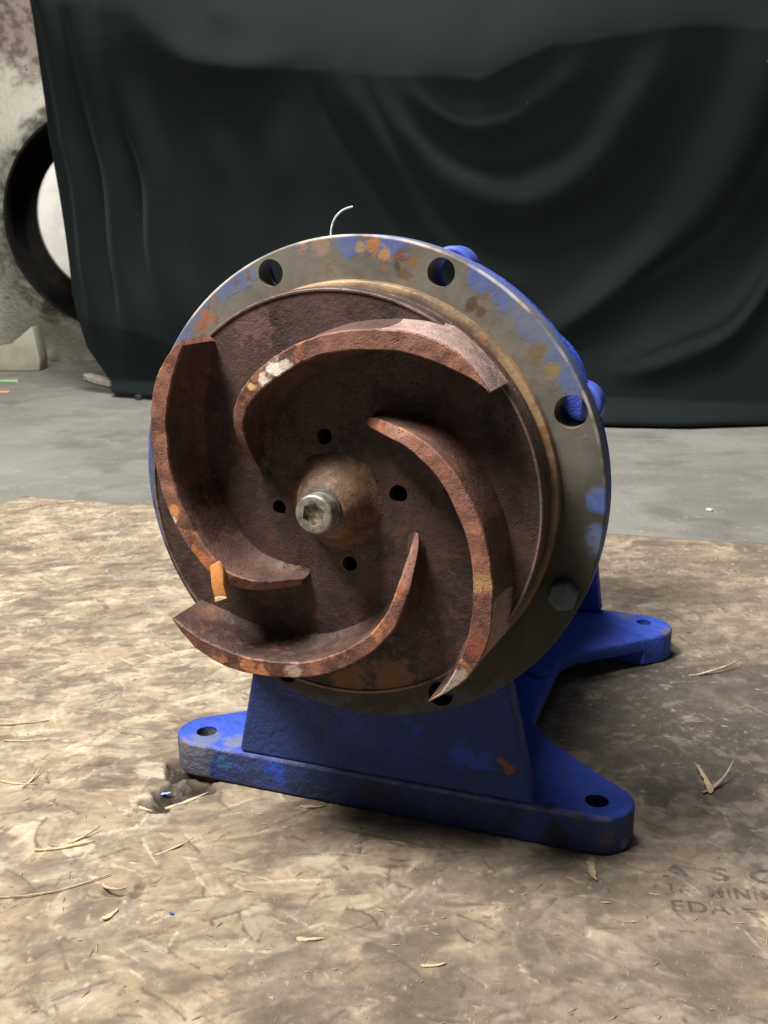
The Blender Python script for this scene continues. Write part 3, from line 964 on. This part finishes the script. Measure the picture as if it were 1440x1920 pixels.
# faded stamp printed on the board
def stamp_mat():
    t = NT("faded_ink")
    c = t.mix(t.noise(200, 3), (0.045, 0.04, 0.035), (0.11, 0.09, 0.07))
    t.done(c, 0.85)
    tr = t.n('ShaderNodeBsdfTransparent')
    mx = t.n('ShaderNodeMixShader')
    out = t.t.nodes['Material Output']
    f = t.math('MULTIPLY', t.step(t.noise(95, 4, 0.7), 0.34, 0.62), 0.55)
    t.t.links.new(f, mx.inputs[0])
    t.t.links.new(tr.outputs[0], mx.inputs[1])
    t.t.links.new(t.b.outputs[0], mx.inputs[2])
    t.t.links.new(mx.outputs[0], out.inputs['Surface'])
    return t.m


M['ink'] = stamp_mat()


def lettering(txt, x, y, ang, size, sx=1.0, bold=0.0):
    cu = bpy.data.curves.new("t", 'FONT')
    cu.body = txt
    cu.size = size
    cu.align_x = 'CENTER'
    cu.align_y = 'CENTER'
    cu.offset = bold
    cu.space_character = 1.15
    o = bpy.data.objects.new("t", cu)
    COL.objects.link(o)
    dg = bpy.context.evaluated_depsgraph_get()
    m = bpy.data.meshes.new_from_object(o.evaluated_get(dg), depsgraph=dg)
    bpy.data.objects.remove(o)
    bm = bmesh.new()
    bm.from_mesh(m)
    bmesh.ops.triangulate(bm, faces=bm.faces)
    for _ in range(5):
        long_e = [e for e in bm.edges if e.calc_length() > 0.0022]
        if not long_e: break
        bmesh.ops.subdivide_edges(bm, edges=long_e, cuts=1)
        bmesh.ops.triangulate(bm, faces=bm.faces)
    c, s = math.cos(ang), math.sin(ang)
    for v in bm.verts:
        px, py = v.co.x * sx, v.co.y
        X, Y = x + px * c - py * s, y + px * s + py * c
        v.co = (X, Y, height_at(X, Y) + 0.00055)
    bm.to_mesh(m)
    bm.free()
    return link("stamp_lettering", m, board, M['ink'])


A0 = rad(13)
lettering("A S C", 0.245, 0.034, A0, 0.021, 1.35, 0.0004)
lettering("16\u00b7 MINIMUM", 0.258, 0.0165, A0, 0.015, 0.95, 0.0003)
lettering("EDA =", 0.243, -0.0045, A0, 0.0155, 1.15, 0.0003)

# splinters and chips
M['chip'] = simple("fresh_splinter", (0.54, 0.42, 0.27), (0.38, 0.28, 0.17), 120, 0.75)
M['chip_grey'] = simple("old_splinter", (0.42, 0.34, 0.23), (0.27, 0.21, 0.14), 120, 0.8)


def sliver(L, W, T, bend=0.3, seed=0, lift=0.0):
    """a torn, tapering, slightly curled sliver of wood lying along X"""
    r = random.Random(seed)
    vs, fs = [], []
    n = 9
    for i in range(n):
        t = i / (n - 1)
        w = W * (0.95 - 0.75 * t ** 1.6) * (1 + r.uniform(-0.28, 0.28)) * (0.45 if i == 0 else 0.3 if i == n - 1 else 0.8)
        y = bend * L * (t - 0.5) ** 2 + r.uniform(-0.08, 0.08) * W
        z = lift * t ** 1.5 + 0.15 * W * math.sin(t * 5 + seed)
        z = max(z, 0)
        for sy, sz in ((-0.5, 0), (0.5, 0.15), (0.5, 1), (-0.5, 0.85)):
            vs.append(((t - 0.5) * L, y + sy * w, z + sz * T))
    for i in range(n - 1):
        for k in range(4):
            k2 = (k + 1) % 4
            fs.append((i * 4 + k, i * 4 + k2, (i + 1) * 4 + k2, (i + 1) * 4 + k))
    fs.append((0, 1, 2, 3)); fs.append(tuple((n - 1) * 4 + k for k in (3, 2, 1, 0)))
    m = bpy.data.meshes.new("m")
    m.from_pydata(vs, [], fs)
    bm = bmesh.new(); bm.from_mesh(m); bmesh.ops.recalc_face_normals(bm, faces=bm.faces); bm.to_mesh(m); bm.free()
    return m


def put_sliver(x, y, ang, L, W, T, label, mat='chip', bend=0.2, lift=0.0, seed=0, name="wood_splinter", cat="splinter"):
    o = link(name, sliver(L, W, T, bend, seed, lift), None, M[mat])
    o.location = (x, y, height_at(x, y) + 0.0002)
    o.rotation_euler = (0, 0, ang)
    tag(o, label, cat, "loose wood splinters on the chipboard")
    return o


put_sliver(0.228, 0.156, rad(112), 0.040, 0.0065, 0.0012, "pale torn splinter, left arm of the V on the dark stain", lift=0.006, seed=1)
put_sliver(0.240, 0.154, rad(62), 0.044, 0.0035, 0.0010, "thin grey splinter, right arm of the V on the dark stain", 'chip_grey', lift=0.012, seed=2)
put_sliver(0.1625, 0.011, rad(-75), 0.027, 0.0085, 0.0010, "tan pointed wood chip poking out below the right front foot", seed=3)
put_sliver(-0.171, -0.026, rad(-12), 0.014, 0.0032, 0.0012, "short cream splinter at the lower rim of the broken pocket", seed=4)
put_sliver(-0.147, -0.003, rad(52), 0.036, 0.0045, 0.0012, "tan strip bridging the broken pocket beside the left foot", lift=0.003, seed=5)
put_sliver(-0.362, 0.052, rad(28), 0.060, 0.0035, 0.0014, "long brown stick near the left edge of the board", 'chip_grey', seed=6)
put_sliver(-0.330, 0.030, rad(22), 0.040, 0.0022, 0.0010, "thin dry stick beside the long brown stick", 'chip', seed=7)
put_sliver(-0.288, -0.030, rad(12), 0.032, 0.0022, 0.0012, "pale splinter lying flat at the left edge of the picture", seed=8)
put_sliver(-0.281, -0.020, rad(95), 0.026, 0.0022, 0.0010, "pale splinter crossing the flat one at the left edge", seed=9, lift=0.004)
put_sliver(-0.195, -0.090, rad(35), 0.042, 0.0022, 0.0012, "cream splinter slanting up above the curled shaving", seed=10)
put_sliver(-0.190, -0.074, rad(62), 0.026, 0.0024, 0.0010, "cream splinter forming an arrow with the slanting one", seed=11, lift=0.003)
put_sliver(-0.121, -0.062, rad(62), 0.032, 0.0022, 0.0010, "narrow tan splinter in front of the base's left end", seed=12)
put_sliver(-0.119, -0.141, rad(80), 0.013, 0.0050, 0.0012, "small cream fleck below the curled shaving", seed=14)
put_sliver(-0.050, 0.018, rad(20), 0.020, 0.0040, 0.0008, "flat grey chip against the base's front edge", 'chip_grey', seed=15)
put_sliver(0.090, -0.115, rad(25), 0.016, 0.0030, 0.0010, "small pale chip near the bottom right of the board", seed=16)
put_sliver(0.010, -0.117, rad(18), 0.018, 0.0040, 0.0008, "pale flat chip in the brown gouge near the bottom", seed=17)
put_sliver(0.225, 0.372, rad(38), 0.055, 0.0040, 0.0012, "grey splinter raised behind the right rear foot", 'chip_grey', lift=0.008, seed=18)
put_sliver(-0.300, 0.300, rad(30), 0.050, 0.0040, 0.0012, "grey splinter far back on the left of the board", 'chip_grey', seed=19)

cs = link("wood_shaving", tube([(0.009 * math.cos(t), 0.0035 * math.sin(t), 0.0012 + 0.0008 * t) for t in [PI + k * PI * 1.05 / 14 for k in range(15)]], 0.0013, 6, True), None, M['chip'])
cs.location = (-0.133, -0.117, height_at(-0.133, -0.117) + 0.0008)
tag(cs, "curled cream wood shaving in the small gouge", "shaving")
stw = [(-0.2060, -0.1545), (-0.185, -0.1450), (-0.168, -0.1335), (-0.155, -0.119), (-0.143, -0.103)]
pts = []
for i in range(len(stw) - 1):
    for k in range(6):
        t = k / 6
        x = stw[i][0] * (1 - t) + stw[i + 1][0] * t
        y = stw[i][1] * (1 - t) + stw[i + 1][1] * t
        pts.append((x + 0.2, y + 0.15, 0.0022))
so = link("straw", tube(pts, 0.00045), None, M['chip'])
so.location = (-0.2, -0.15, -0.0012)
tag(so, "long thin straw curving in from the left edge of the picture", "straw")
for (x, y, lab, ang) in ((-0.172, 0.004, "larger pale blue paint flake in the broken pocket", 0.5), (-0.144, 0.008, "smaller pale blue paint flake by the base's foot", 0.9)):
    o = link("paint_flake", sliver(0.009, 0.0035, 0.0005, 0.1, 3), None, simple("flake_blue", (0.30, 0.42, 0.75), (0.2, 0.3, 0.6), 200))
    o.location = (x, y, height_at(x, y) + 0.0012)
    o.rotation_euler = (0.2, 0, ang)
    tag(o, lab, "paint flake")
o = link("paint_flake", sliver(0.0035, 0.0025, 0.0005, 0.1, 5), None, M['lug'])
o.location = (-0.083, -0.127, height_at(-0.083, -0.127) + 0.0006)
tag(o, "tiny bright blue paint flake on the bare board at the lower left", "paint flake")

# small loose debris nobody could count
dv, df = [], []
for k in range(1500):
    x, y = rnd.uniform(-0.75, 0.5), rnd.uniform(-0.28, 0.72)
    if -0.19 < x < 0.19 and 0.02 < y < 0.44 and rnd.random() < 0.9:
        continue
    L = rnd.uniform(0.0015, 0.010) * (1.4 if rnd.random() < 0.12 else 1)
    W = rnd.uniform(0.0004, 0.0013)
    a = rnd.gauss(0.45, 0.7)
    z = height_at(x, y) + 0.0002
    c, s = math.cos(a), math.sin(a)
    b0 = len(dv)
    tz = rnd.uniform(0, 0.0015)
    for (lx, ly, lz) in ((-0.5, 0, 0), (0.1, -0.5, 0.2), (0.5, 0.1, 1), (0.0, 0.5, 0.3), (0, 0, 0)):
        hh = tz * lz + (W * 0.8 if (lx, ly) == (0, 0) else 0)
        dv.append((x + L * lx * c - W * ly * s, y + L * lx * s + W * ly * c, z + hh))
    for i in range(4):
        df.append((b0 + i, b0 + (i + 1) % 4, b0 + 4))
dme = bpy.data.meshes.new("debris")
dme.from_pydata(dv, [], df)
tag(link("wood_debris", dme, None, M['chip_grey']), "fine wood dust and fibres scattered over the chipboard sheet", "debris", kind="stuff")

# ------------------------------------------------------------------ CONCRETE FLOOR
ZF = -0.0168


def floor_mat():
    t = NT("worn_concrete")
    n1 = t.noise(1.7, 5, 0.6)
    n2 = t.noise(9, 5, 0.65, t.stretch(1, 1.3, 1))
    c = t.mix(t.step(n1, 0.35, 0.65), (0.145, 0.138, 0.122), (0.21, 0.202, 0.18))
    c = t.mix(t.step(n2, 0.46, 0.68, 0, 0.45), c, (0.27, 0.26, 0.235))
    c = t.mix(t.step(t.noise(5.5, 5, 0.6), 0.52, 0.68, 0, 0.6), c, (0.10, 0.095, 0.083))
    c = t.mix(t.step(t.noise(90, 3), 0.66, 0.70, 0, 0.35), c, (0.45, 0.44, 0.40))
    return t.done(c, t.step(n2, 0.3, 0.7, 0.75, 0.55), 0.0, t.bump(t.noise(40, 6, 0.65), 0.35, 0.004), spec=0.3)


fm = bpy.data.meshes.new("floor")
fm.from_pydata([(-12, -6, ZF), (10, -6, ZF), (10, 14, ZF), (-12, 14, ZF)], [], [(0, 1, 2, 3)])
tag(link("floor", fm, None, floor_mat()), kind="structure")
# dim warehouse wall far behind
wm = prism([(-12, ZF), (10, ZF), (10, 5), (-12, 5)], 8.0, 8.2, 'Y')
tag(link("back_wall", wm, None, simple("dim_wall", (0.10, 0.10, 0.095), (0.16, 0.155, 0.14), 2)), kind="structure")

# ------------------------------------------------------------------ BLACK CLOTH
EDGE = [(-0.03, -1.50), (-0.012, -1.540), (0.032, -1.610), (0.128, -1.682), (0.286, -1.732), (0.517, -1.762), (0.74, -1.782), (0.953, -1.765), (1.092, -1.752), (2.1, -1.76)]
FOLDS = [  # polyline (x, z), height, width  -> ridge towards the viewer
    ([(-1.60, 1.40), (-1.595, 1.078), (-1.57, 0.731), (-1.541, 0.483), (-1.468, 0.179), (-1.424, 0.0)], 0.045, 0.050),
    ([(-1.70, 1.5), (-1.70, 1.086), (-1.70, 0.664), (-1.665, 0.364), (-1.600, 0.100)], 0.040, 0.035),
    ([(-1.50, 1.5), (-1.469, 0.933), (-1.435, 0.725), (-1.406, 0.451), (-1.35, 0.211), (-1.31, 0.0)], 0.045, 0.055),
    ([(-1.44, 1.4), (-1.41, 1.061), (-1.32, 0.935), (-1.21, 0.880), (-1.06, 0.87), (-0.90, 0.88)], 0.030, 0.045),
    ([(-0.70, 0.82), (-0.603, 0.76), (-0.479, 0.715), (-0.371, 0.70), (-0.243, 0.75), (-0.150, 0.85)], 0.016, 0.036),
    ([(-0.78, 0.83), (-0.680, 0.700), (-0.535, 0.560), (-0.36, 0.500), (-0.199, 0.570), (-0.070, 0.720), (0.00, 0.88)], 0.040, 0.055),
    ([(-0.86, 0.86), (-0.78, 0.72), (-0.62, 0.46), (-0.44, 0.32), (-0.30, 0.30)], 0.022, 0.035),
    ([(0.32, 0.95), (0.207, 0.755), (0.117, 0.557), (-0.027, 0.36), (-0.216, 0.22), (-0.42, 0.13)], 0.050, 0.060),
    ([(0.42, 0.66), (0.255, 0.413), (0.154, 0.241), (0.026, 0.125), (-0.142, 0.060)], 0.045, 0.036),
    ([(-1.02, 0.80), (-1.00, 0.60), (-0.95, 0.30), (-0.93, 0.0)], 0.020, 0.07),
    ([(-1.22, 0.80), (-1.18, 0.5), (-1.15, 0.0)], 0.022, 0.06),
    ([(0.60, 1.0), (0.55, 0.5), (0.50, 0.1)], 0.04, 0.07),
    ([(-0.06, 1.45), (-0.02, 1.1), (0.06, 0.93)], 0.020, 0.045),
    ([(0.24, 1.40), (0.20, 1.05), (0.16, 0.90)], 0.016, 0.04),
    ([(-1.30, 1.4), (-1.20, 1.10), (-1.08, 0.95)], 0.016, 0.035),
    # narrow creases
    ([(-1.655, 1.3), (-1.645, 0.95), (-1.63, 0.60), (-1.57, 0.30), (-1.52, 0.12)], -0.015, 0.020),
    ([(-1.535, 1.3), (-1.52, 0.90), (-1.49, 0.62), (-1.43, 0.30), (-1.385, 0.08)], -0.016, 0.020),
    ([(-1.38, 0.86), (-1.36, 0.60), (-1.31, 0.30), (-1.28, 0.10)], -0.010, 0.016),
    ([(-0.76, 0.80), (-0.70, 0.66), (-0.60, 0.52), (-0.50, 0.42)], -0.008, 0.016),
    ([(-0.66, 0.74), (-0.55, 0.64), (-0.43, 0.59), (-0.31, 0.60), (-0.20, 0.67)], -0.010, 0.018),
    ([(-0.60, 0.80), (-0.50, 0.735), (-0.40, 0.72), (-0.30, 0.74)], -0.004, 0.014),
    ([(-0.92, 0.84), (-0.86, 0.70), (-0.76, 0.52), (-0.66, 0.40)], -0.008, 0.012),
    ([(0.28, 0.78), (0.17, 0.58), (0.05, 0.40), (-0.10, 0.27)], -0.012, 0.016),
    ([(0.28, 0.50), (0.17, 0.27), (0.04, 0.15), (-0.10, 0.085)], -0.020, 0.014),
    ([(-1.12, 0.82), (-1.10, 0.60), (-1.07, 0.35)], -0.006, 0.014),
    ([(-0.05, 1.30), (0.02, 1.05), (0.10, 0.93)], -0.006, 0.012),
]
nx_, nz_ = 460, 330
zz = np.linspace(0, 1, nz_)
xs_, zs_, ys_ = [], [], []
ez = [e[0] for e in EDGE]; ex = [e[1] for e in EDGE]
Zrow = -0.006 + (2.1 + 0.006) * zz ** 1.25
XL = np.interp(Zrow, ez, ex)
tt = np.linspace(0, 1, nx_)
Xg = XL[:, None] + (1.5 - XL[:, None]) * tt[None, :] ** 1.12
Zg = np.repeat(Zrow[:, None], nx_, 1)
# line where the cloth breaks from its upper, backward-leaning part
xb = [-1.9, -1.40, -1.254, -1.10, -0.847, -0.65, -0.452, -0.36, -0.27, 0.20, 0.6, 1.5]
zb = [1.12, 1.02, 0.90, 0.865, 0.850, 0.815, 0.800, 0.85, 0.885, 0.85, 0.86, 0.86]
ZB = np.interp(Xg, xb, zb)
ZB = ZB + 0.02 * np.sin(Xg * 9.0 + 1.0) * sst(Xg, -0.9, -0.3)
up = np.maximum(0, Zg - ZB)
Yg = 1.93 + 0.52 * (np.sqrt(up ** 2 + 0.0064) - 0.08)
under_ = np.clip((ZB - Zg) / 0.86, 0, 1)
Yg += 0.10 * np.sin(under_ * PI * 0.9) * (0.55 + 0.45 * sst(Xg, -1.5, -0.3))
Yg -= 0.0 * sst(ZB - Zg, 0.10, -0.02) * sst(Zg - ZB, 0.12, -0.02)


def pl_dist(X, Z, pl):
    best = np.full(X.shape, 1e9)
    end = np.ones(X.shape)
    L = [0]
    for i in range(len(pl) - 1):
        L.append(L[-1] + math.hypot(pl[i + 1][0] - pl[i][0], pl[i + 1][1] - pl[i][1]))
    for i in range(len(pl) - 1):
        ax, az = pl[i]; bx, bz = pl[i + 1]
        dx, dz = bx - ax, bz - az
        t = np.clip(((X - ax) * dx + (Z - az) * dz) / (dx * dx + dz * dz), 0, 1)
        d = np.hypot(X - ax - t * dx, Z - az - t * dz)
        s = (L[i] + t * (L[i + 1] - L[i])) / L[-1]
        m = d < best
        best = np.where(m, d, best)
        end = np.where(m, s, end)
    return best, end


def refine(pl, n=3):
    p = [np.array(q_) for q_ in pl]
    for _ in range(n):
        o_ = [p[0]]
        for i in range(len(p) - 1):
            o_ += [0.75 * p[i] + 0.25 * p[i + 1], 0.25 * p[i] + 0.75 * p[i + 1]]
        o_.append(p[-1])
        p = o_
    return [tuple(q_) for q_ in p]


def nz_field(fx, fz, oz):
    n_ = np.array([[noise.noise(Vector((x * fx, z * fz, oz))) for x in np.linspace(-2, 1.5, 90)] for z in np.linspace(0, 2.1, 60)])
    a_ = np.clip((Xg + 2) / 3.5 * 88, 0, 87.99); b_ = np.clip(Zg / 2.1 * 58, 0, 57.99)
    i_, j_ = a_.astype(int), b_.astype(int); p_, q_ = a_ - i_, b_ - j_
    return (n_[j_, i_] * (1 - p_) + n_[j_, i_ + 1] * p_) * (1 - q_) + (n_[j_ + 1, i_] * (1 - p_) + n_[j_ + 1, i_ + 1] * p_) * q_


wx, wz, wa = nz_field(3, 3, 9.1), nz_field(3.3, 3, 19.1), nz_field(2.3, 2.6, 29.1)
for pl, hgt_, wd in FOLDS:
    d, e = pl_dist(Xg + 0.05 * wx, Zg + 0.05 * wz, refine(pl, 2))
    d = d * (1 + 0.7 * wa)
    fade = np.clip(np.minimum(e, 1 - e) / 0.22, 0, 1)
    fade = fade * fade * (3 - 2 * fade)
    Yg -= hgt_ * fade * 0.85 * np.exp(-(d / (wd * 1.0)) ** 2)
nn = np.array([[noise.noise(Vector((x * 1.6, z * 1.1, 3.1))) for x in np.linspace(-2, 1.5, 90)] for z in np.linspace(0, 2.1, 60)])
ii = np.clip(((Xg + 2) / 3.5 * 88), 0, 87.99); jj = np.clip(Zg / 2.1 * 58, 0, 57.99)
i0, j0 = ii.astype(int), jj.astype(int); fi_, fj_ = ii - i0, jj - j0
Yg += 0.018 * ((nn[j0, i0] * (1 - fi_) + nn[j0, i0 + 1] * fi_) * (1 - fj_) + (nn[j0 + 1, i0] * (1 - fi_) + nn[j0 + 1, i0 + 1] * fi_) * fj_)
Yg += 0.006 * nz_field(9, 5, 41.0)
# the hem swings out on to the floor at the right, tucks in at the left
hemo = np.interp(Xg, [-1.7, -1.5, -1.2, -0.5, -0.05, 0.1, 0.27, 0.6, 1.5], [0.0, 0.02, 0.06, 0.13, 0.13, 0.10, 0.02, 0.05, 0.05])
hem = sst(0.034 - Zg, 0.0, 0.034)
Yg = Yg - (hemo + 0.04) * hem
Zg2 = Zg - 0.004 * (1 - zz[:, None])
Zg2 = np.maximum(Zg2, ZF + 0.004)
# rolled hem
Yg -= 0.006 * np.exp(-((Zg - 0.010) / 0.008) ** 2)
cv_ = np.stack([Xg, Yg, Zg2], -1).reshape(-1, 3)
idx = np.arange(nx_ * nz_).reshape(nz_, nx_)
qf = np.stack([idx[:-1, :-1], idx[:-1, 1:], idx[1:, 1:], idx[1:, :-1]], -1).reshape(-1, 4)
cm = bpy.data.meshes.new("cloth")
cm.from_pydata(cv_.tolist(), [], qf.tolist())
for p in cm.polygons: p.use_smooth = True


def cloth_mat():
    t = NT("black_cloth")
    n1 = t.noise(2.5, 3)
    c = t.mix(t.step(n1, 0.35, 0.65), (0.0022, 0.0043, 0.0046), (0.0034, 0.0060, 0.0063))
    w = t.noise(700, 2, 0.5)
    c = t.mix(t.step(w, 0.4, 0.6, 0, 0.35), c, (0.0050, 0.0080, 0.0083))
    c = t.mix(t.step(t.noise(95, 2, 0.5), 0.80, 0.815, 0, 0.5), c, (0.25, 0.26, 0.26))
    t.b.inputs['Sheen Weight'].default_value = 0.06
    t.b.inputs['Sheen Roughness'].default_value = 0.5
    t.put(t.b.inputs['Sheen Tint'], (0.55, 0.65, 0.65))
    return t.done(c, 0.9, 0.0, t.bump(w, 0.25, 0.001), spec=0.15)


clo = link("cloth_backdrop", cm, None, cloth_mat())
md = clo.modifiers.new("thickness", 'SOLIDIFY')
md.thickness = 0.002
tag(clo, "black cloth backdrop hanging in swagged folds behind the pump down to the floor", "cloth")

# ------------------------------------------------------------------ LARGE MACHINE AT THE LEFT, PARTLY BEHIND THE CLOTH
def cam_pt(u, v, depth):
    return CAM + FW * depth + RT * ((u - 720) / 1856.9 * depth) + UP * ((960 - v) / 1856.9 * depth)


MC = Vector((-2.090, 2.745, 0.520))
machine = empty("pump_casing", (MC.x, MC.y, ZF))
tag(machine, "huge dirty cream pump casing with a black round opening, half behind the black cloth", "machine")


def mach_mat():
    t = NT("dirty_cream_paint")
    n1 = t.noise(3.2, 5, 0.6)
    n2 = t.noise(11, 5, 0.65, dist=0.4)
    g = t.n('ShaderNodeNewGeometry')
    pz = t.sep(g.outputs['Position'])[2]
    c = t.mix(t.step(n1, 0.35, 0.62), (0.30, 0.29, 0.235), (0.50, 0.48, 0.40))
    c = t.mix(t.step(n2, 0.56, 0.72, 0, 0.5), c, (0.20, 0.175, 0.13))
    up_ = t.math('ADD', pz, t.math('MULTIPLY_ADD', n2, 0.5, -0.25))
    c = t.mix(t.step(up_, 0.98, 1.12, 0, 0.9), c, t.mix(t.step(t.noise(26, 4), 0.4, 0.6), (0.09, 0.055, 0.04), (0.26, 0.2, 0.16)))
    c = t.mix(t.step(t.noise(30, 3), 0.68, 0.72, 0, 0.8), c, (0.05, 0.04, 0.03))
    dd = t.vmath('DISTANCE', t.pos(), (0, 0, MC.z - ZF), out='Value')
    c = t.mix(t.step(t.math('ADD', dd, t.math('MULTIPLY_ADD', n2, 0.22, -0.11)), 0.40, 0.50, 0.95, 0.0), c, (0.02, 0.015, 0.011))
    return t.done(c, 0.6, 0.0, t.bump(t.math('ADD', n2, t.noise(60, 4)), 0.5, 0.01), spec=0.35)


M['mach'] = mach_mat()
M['white'] = simple("white_disc", (0.84, 0.82, 0.76), (0.72, 0.70, 0.63), 12, 0.5)
M['bore_shade'] = simple("black_bore", (0.004, 0.0032, 0.003), (0.009, 0.007, 0.005), 20, 0.9)  # near-black colour stands in for the shade deep in the opening


def along(me, parent_off=None):
    """turn a lathe made round Y (front towards -Y) to face the axis of the casing"""
    ax = Vector((0.60, -0.80, 0.03)).normalized()
    rot = Vector((0, -1, 0)).rotation_difference(ax).to_matrix().to_4x4()
    me.transform(Matrix.Translation(Vector((0, 0, MC.z - ZF))) @ rot)
    return me


body = along(lathe([(0.418, -0.012), (0.436, -0.006), (0.46, 0.012), (0.50, 0.05), (0.55, 0.10), (0.68, 0.15), (0.90, 0.20), (1.06, 0.30), (1.06, 0.60), (0.62, 0.80), (0.50, 0.85), (0.0, 0.87)], 0, 120))
smooth(body, 50)
link("casing_body", body, machine, M['mach'])
bore = along(lathe([(0.4185, -0.0125), (0.410, -0.010), (0.402, 0.02), (0.398, 0.14), (0.36, 0.24), (0.0, 0.25)], 0, 96))
smooth(bore, 50)
link("bore", bore, machine, M['bore_shade'])
disc = along(lathe([(0.0, -0.13), (0.270, -0.13), (0.290, -0.125), (0.296, -0.11), (0.296, -0.06), (0.28, -0.045), (0.0, -0.03)], 0, 96))
smooth(disc, 50)
link("white_disc", disc, machine, M['white'])
# foot bracket
FB = Vector((-2.36, 2.38, ZF))
fb = evaluated(prism([(-0.30, 0.0), (0.115, 0.0), (0.120, 0.045), (0.105, 0.165), (0.02, 0.100), (-0.12, 0.075), (-0.30, 0.07)], -0.05, 0.05, 'Y'), [('BEV', 0.008, 2)])
fb.transform(Matrix.Rotation(rad(22), 4, 'Z'))
fb.transform(Matrix.Translation(FB - Vector((MC.x, MC.y, ZF))))
smooth(fb)
link("foot_bracket", fb, machine, simple("bracket_paint", (0.42, 0.40, 0.30), (0.27, 0.25, 0.19), 9, 0.6, lo=0.3, hi=0.7))

# small things on the floor
def slab(name, pts, h, loc, mat, label, cat):
    m = evaluated(prism(pts, 0.0, h, 'Z'), [('BEV', h * 0.2, 1)])
    o = link(name, m, None, mat)
    o.location = (loc[0], loc[1], ZF + 0.0005)
    tag(o, label, cat)
    return o


slab("white_strip", [(-0.075, 0.045), (-0.06, 0.075), (0.13, -0.055), (0.12, -0.085), (0.02, -0.03)], 0.022, (-1.83, 2.15), simple("strip_white", (0.7, 0.68, 0.6), (0.5, 0.48, 0.4), 30), "short white strip on the concrete by the cloth's left corner", "strip")
slab("paper_scrap", [(-0.07, 0.0), (0.03, 0.03), (0.065, -0.01), (-0.03, -0.03)], 0.002, (-2.16, 2.105), simple("scrap_green", (0.35, 0.62, 0.22), (0.25, 0.5, 0.2), 30), "light green paper scrap on the concrete beside the casing's foot", "paper scrap")
slab("paper_scrap", [(-0.05, 0.0), (0.02, 0.02), (0.04, -0.01), (-0.03, -0.02)], 0.002, (-1.985, 1.885), simple("scrap_pink", (0.8, 0.28, 0.22), (0.7, 0.3, 0.22), 30), "pink red paper scrap on the concrete at the left picture edge", "paper scrap")
slab("stone_chip", [(-0.014, 0.0), (-0.006, 0.011), (0.012, 0.008), (0.014, -0.006), (0.0, -0.012)], 0.014, (-1.465, 1.870), simple("chip_black", (0.012, 0.012, 0.012), (0.03, 0.03, 0.03), 30), "small black lump on the concrete against the cloth's lower corner", "lump")
slab("stone_chip", [(-0.006, 0.0), (-0.002, 0.004), (0.006, 0.002), (0.003, -0.004)], 0.004, (0.183, 1.071), simple("chip_pale", (0.7, 0.68, 0.62), (0.6, 0.58, 0.5), 30), "tiny pale chip on the bare concrete right of the pump", "chip")
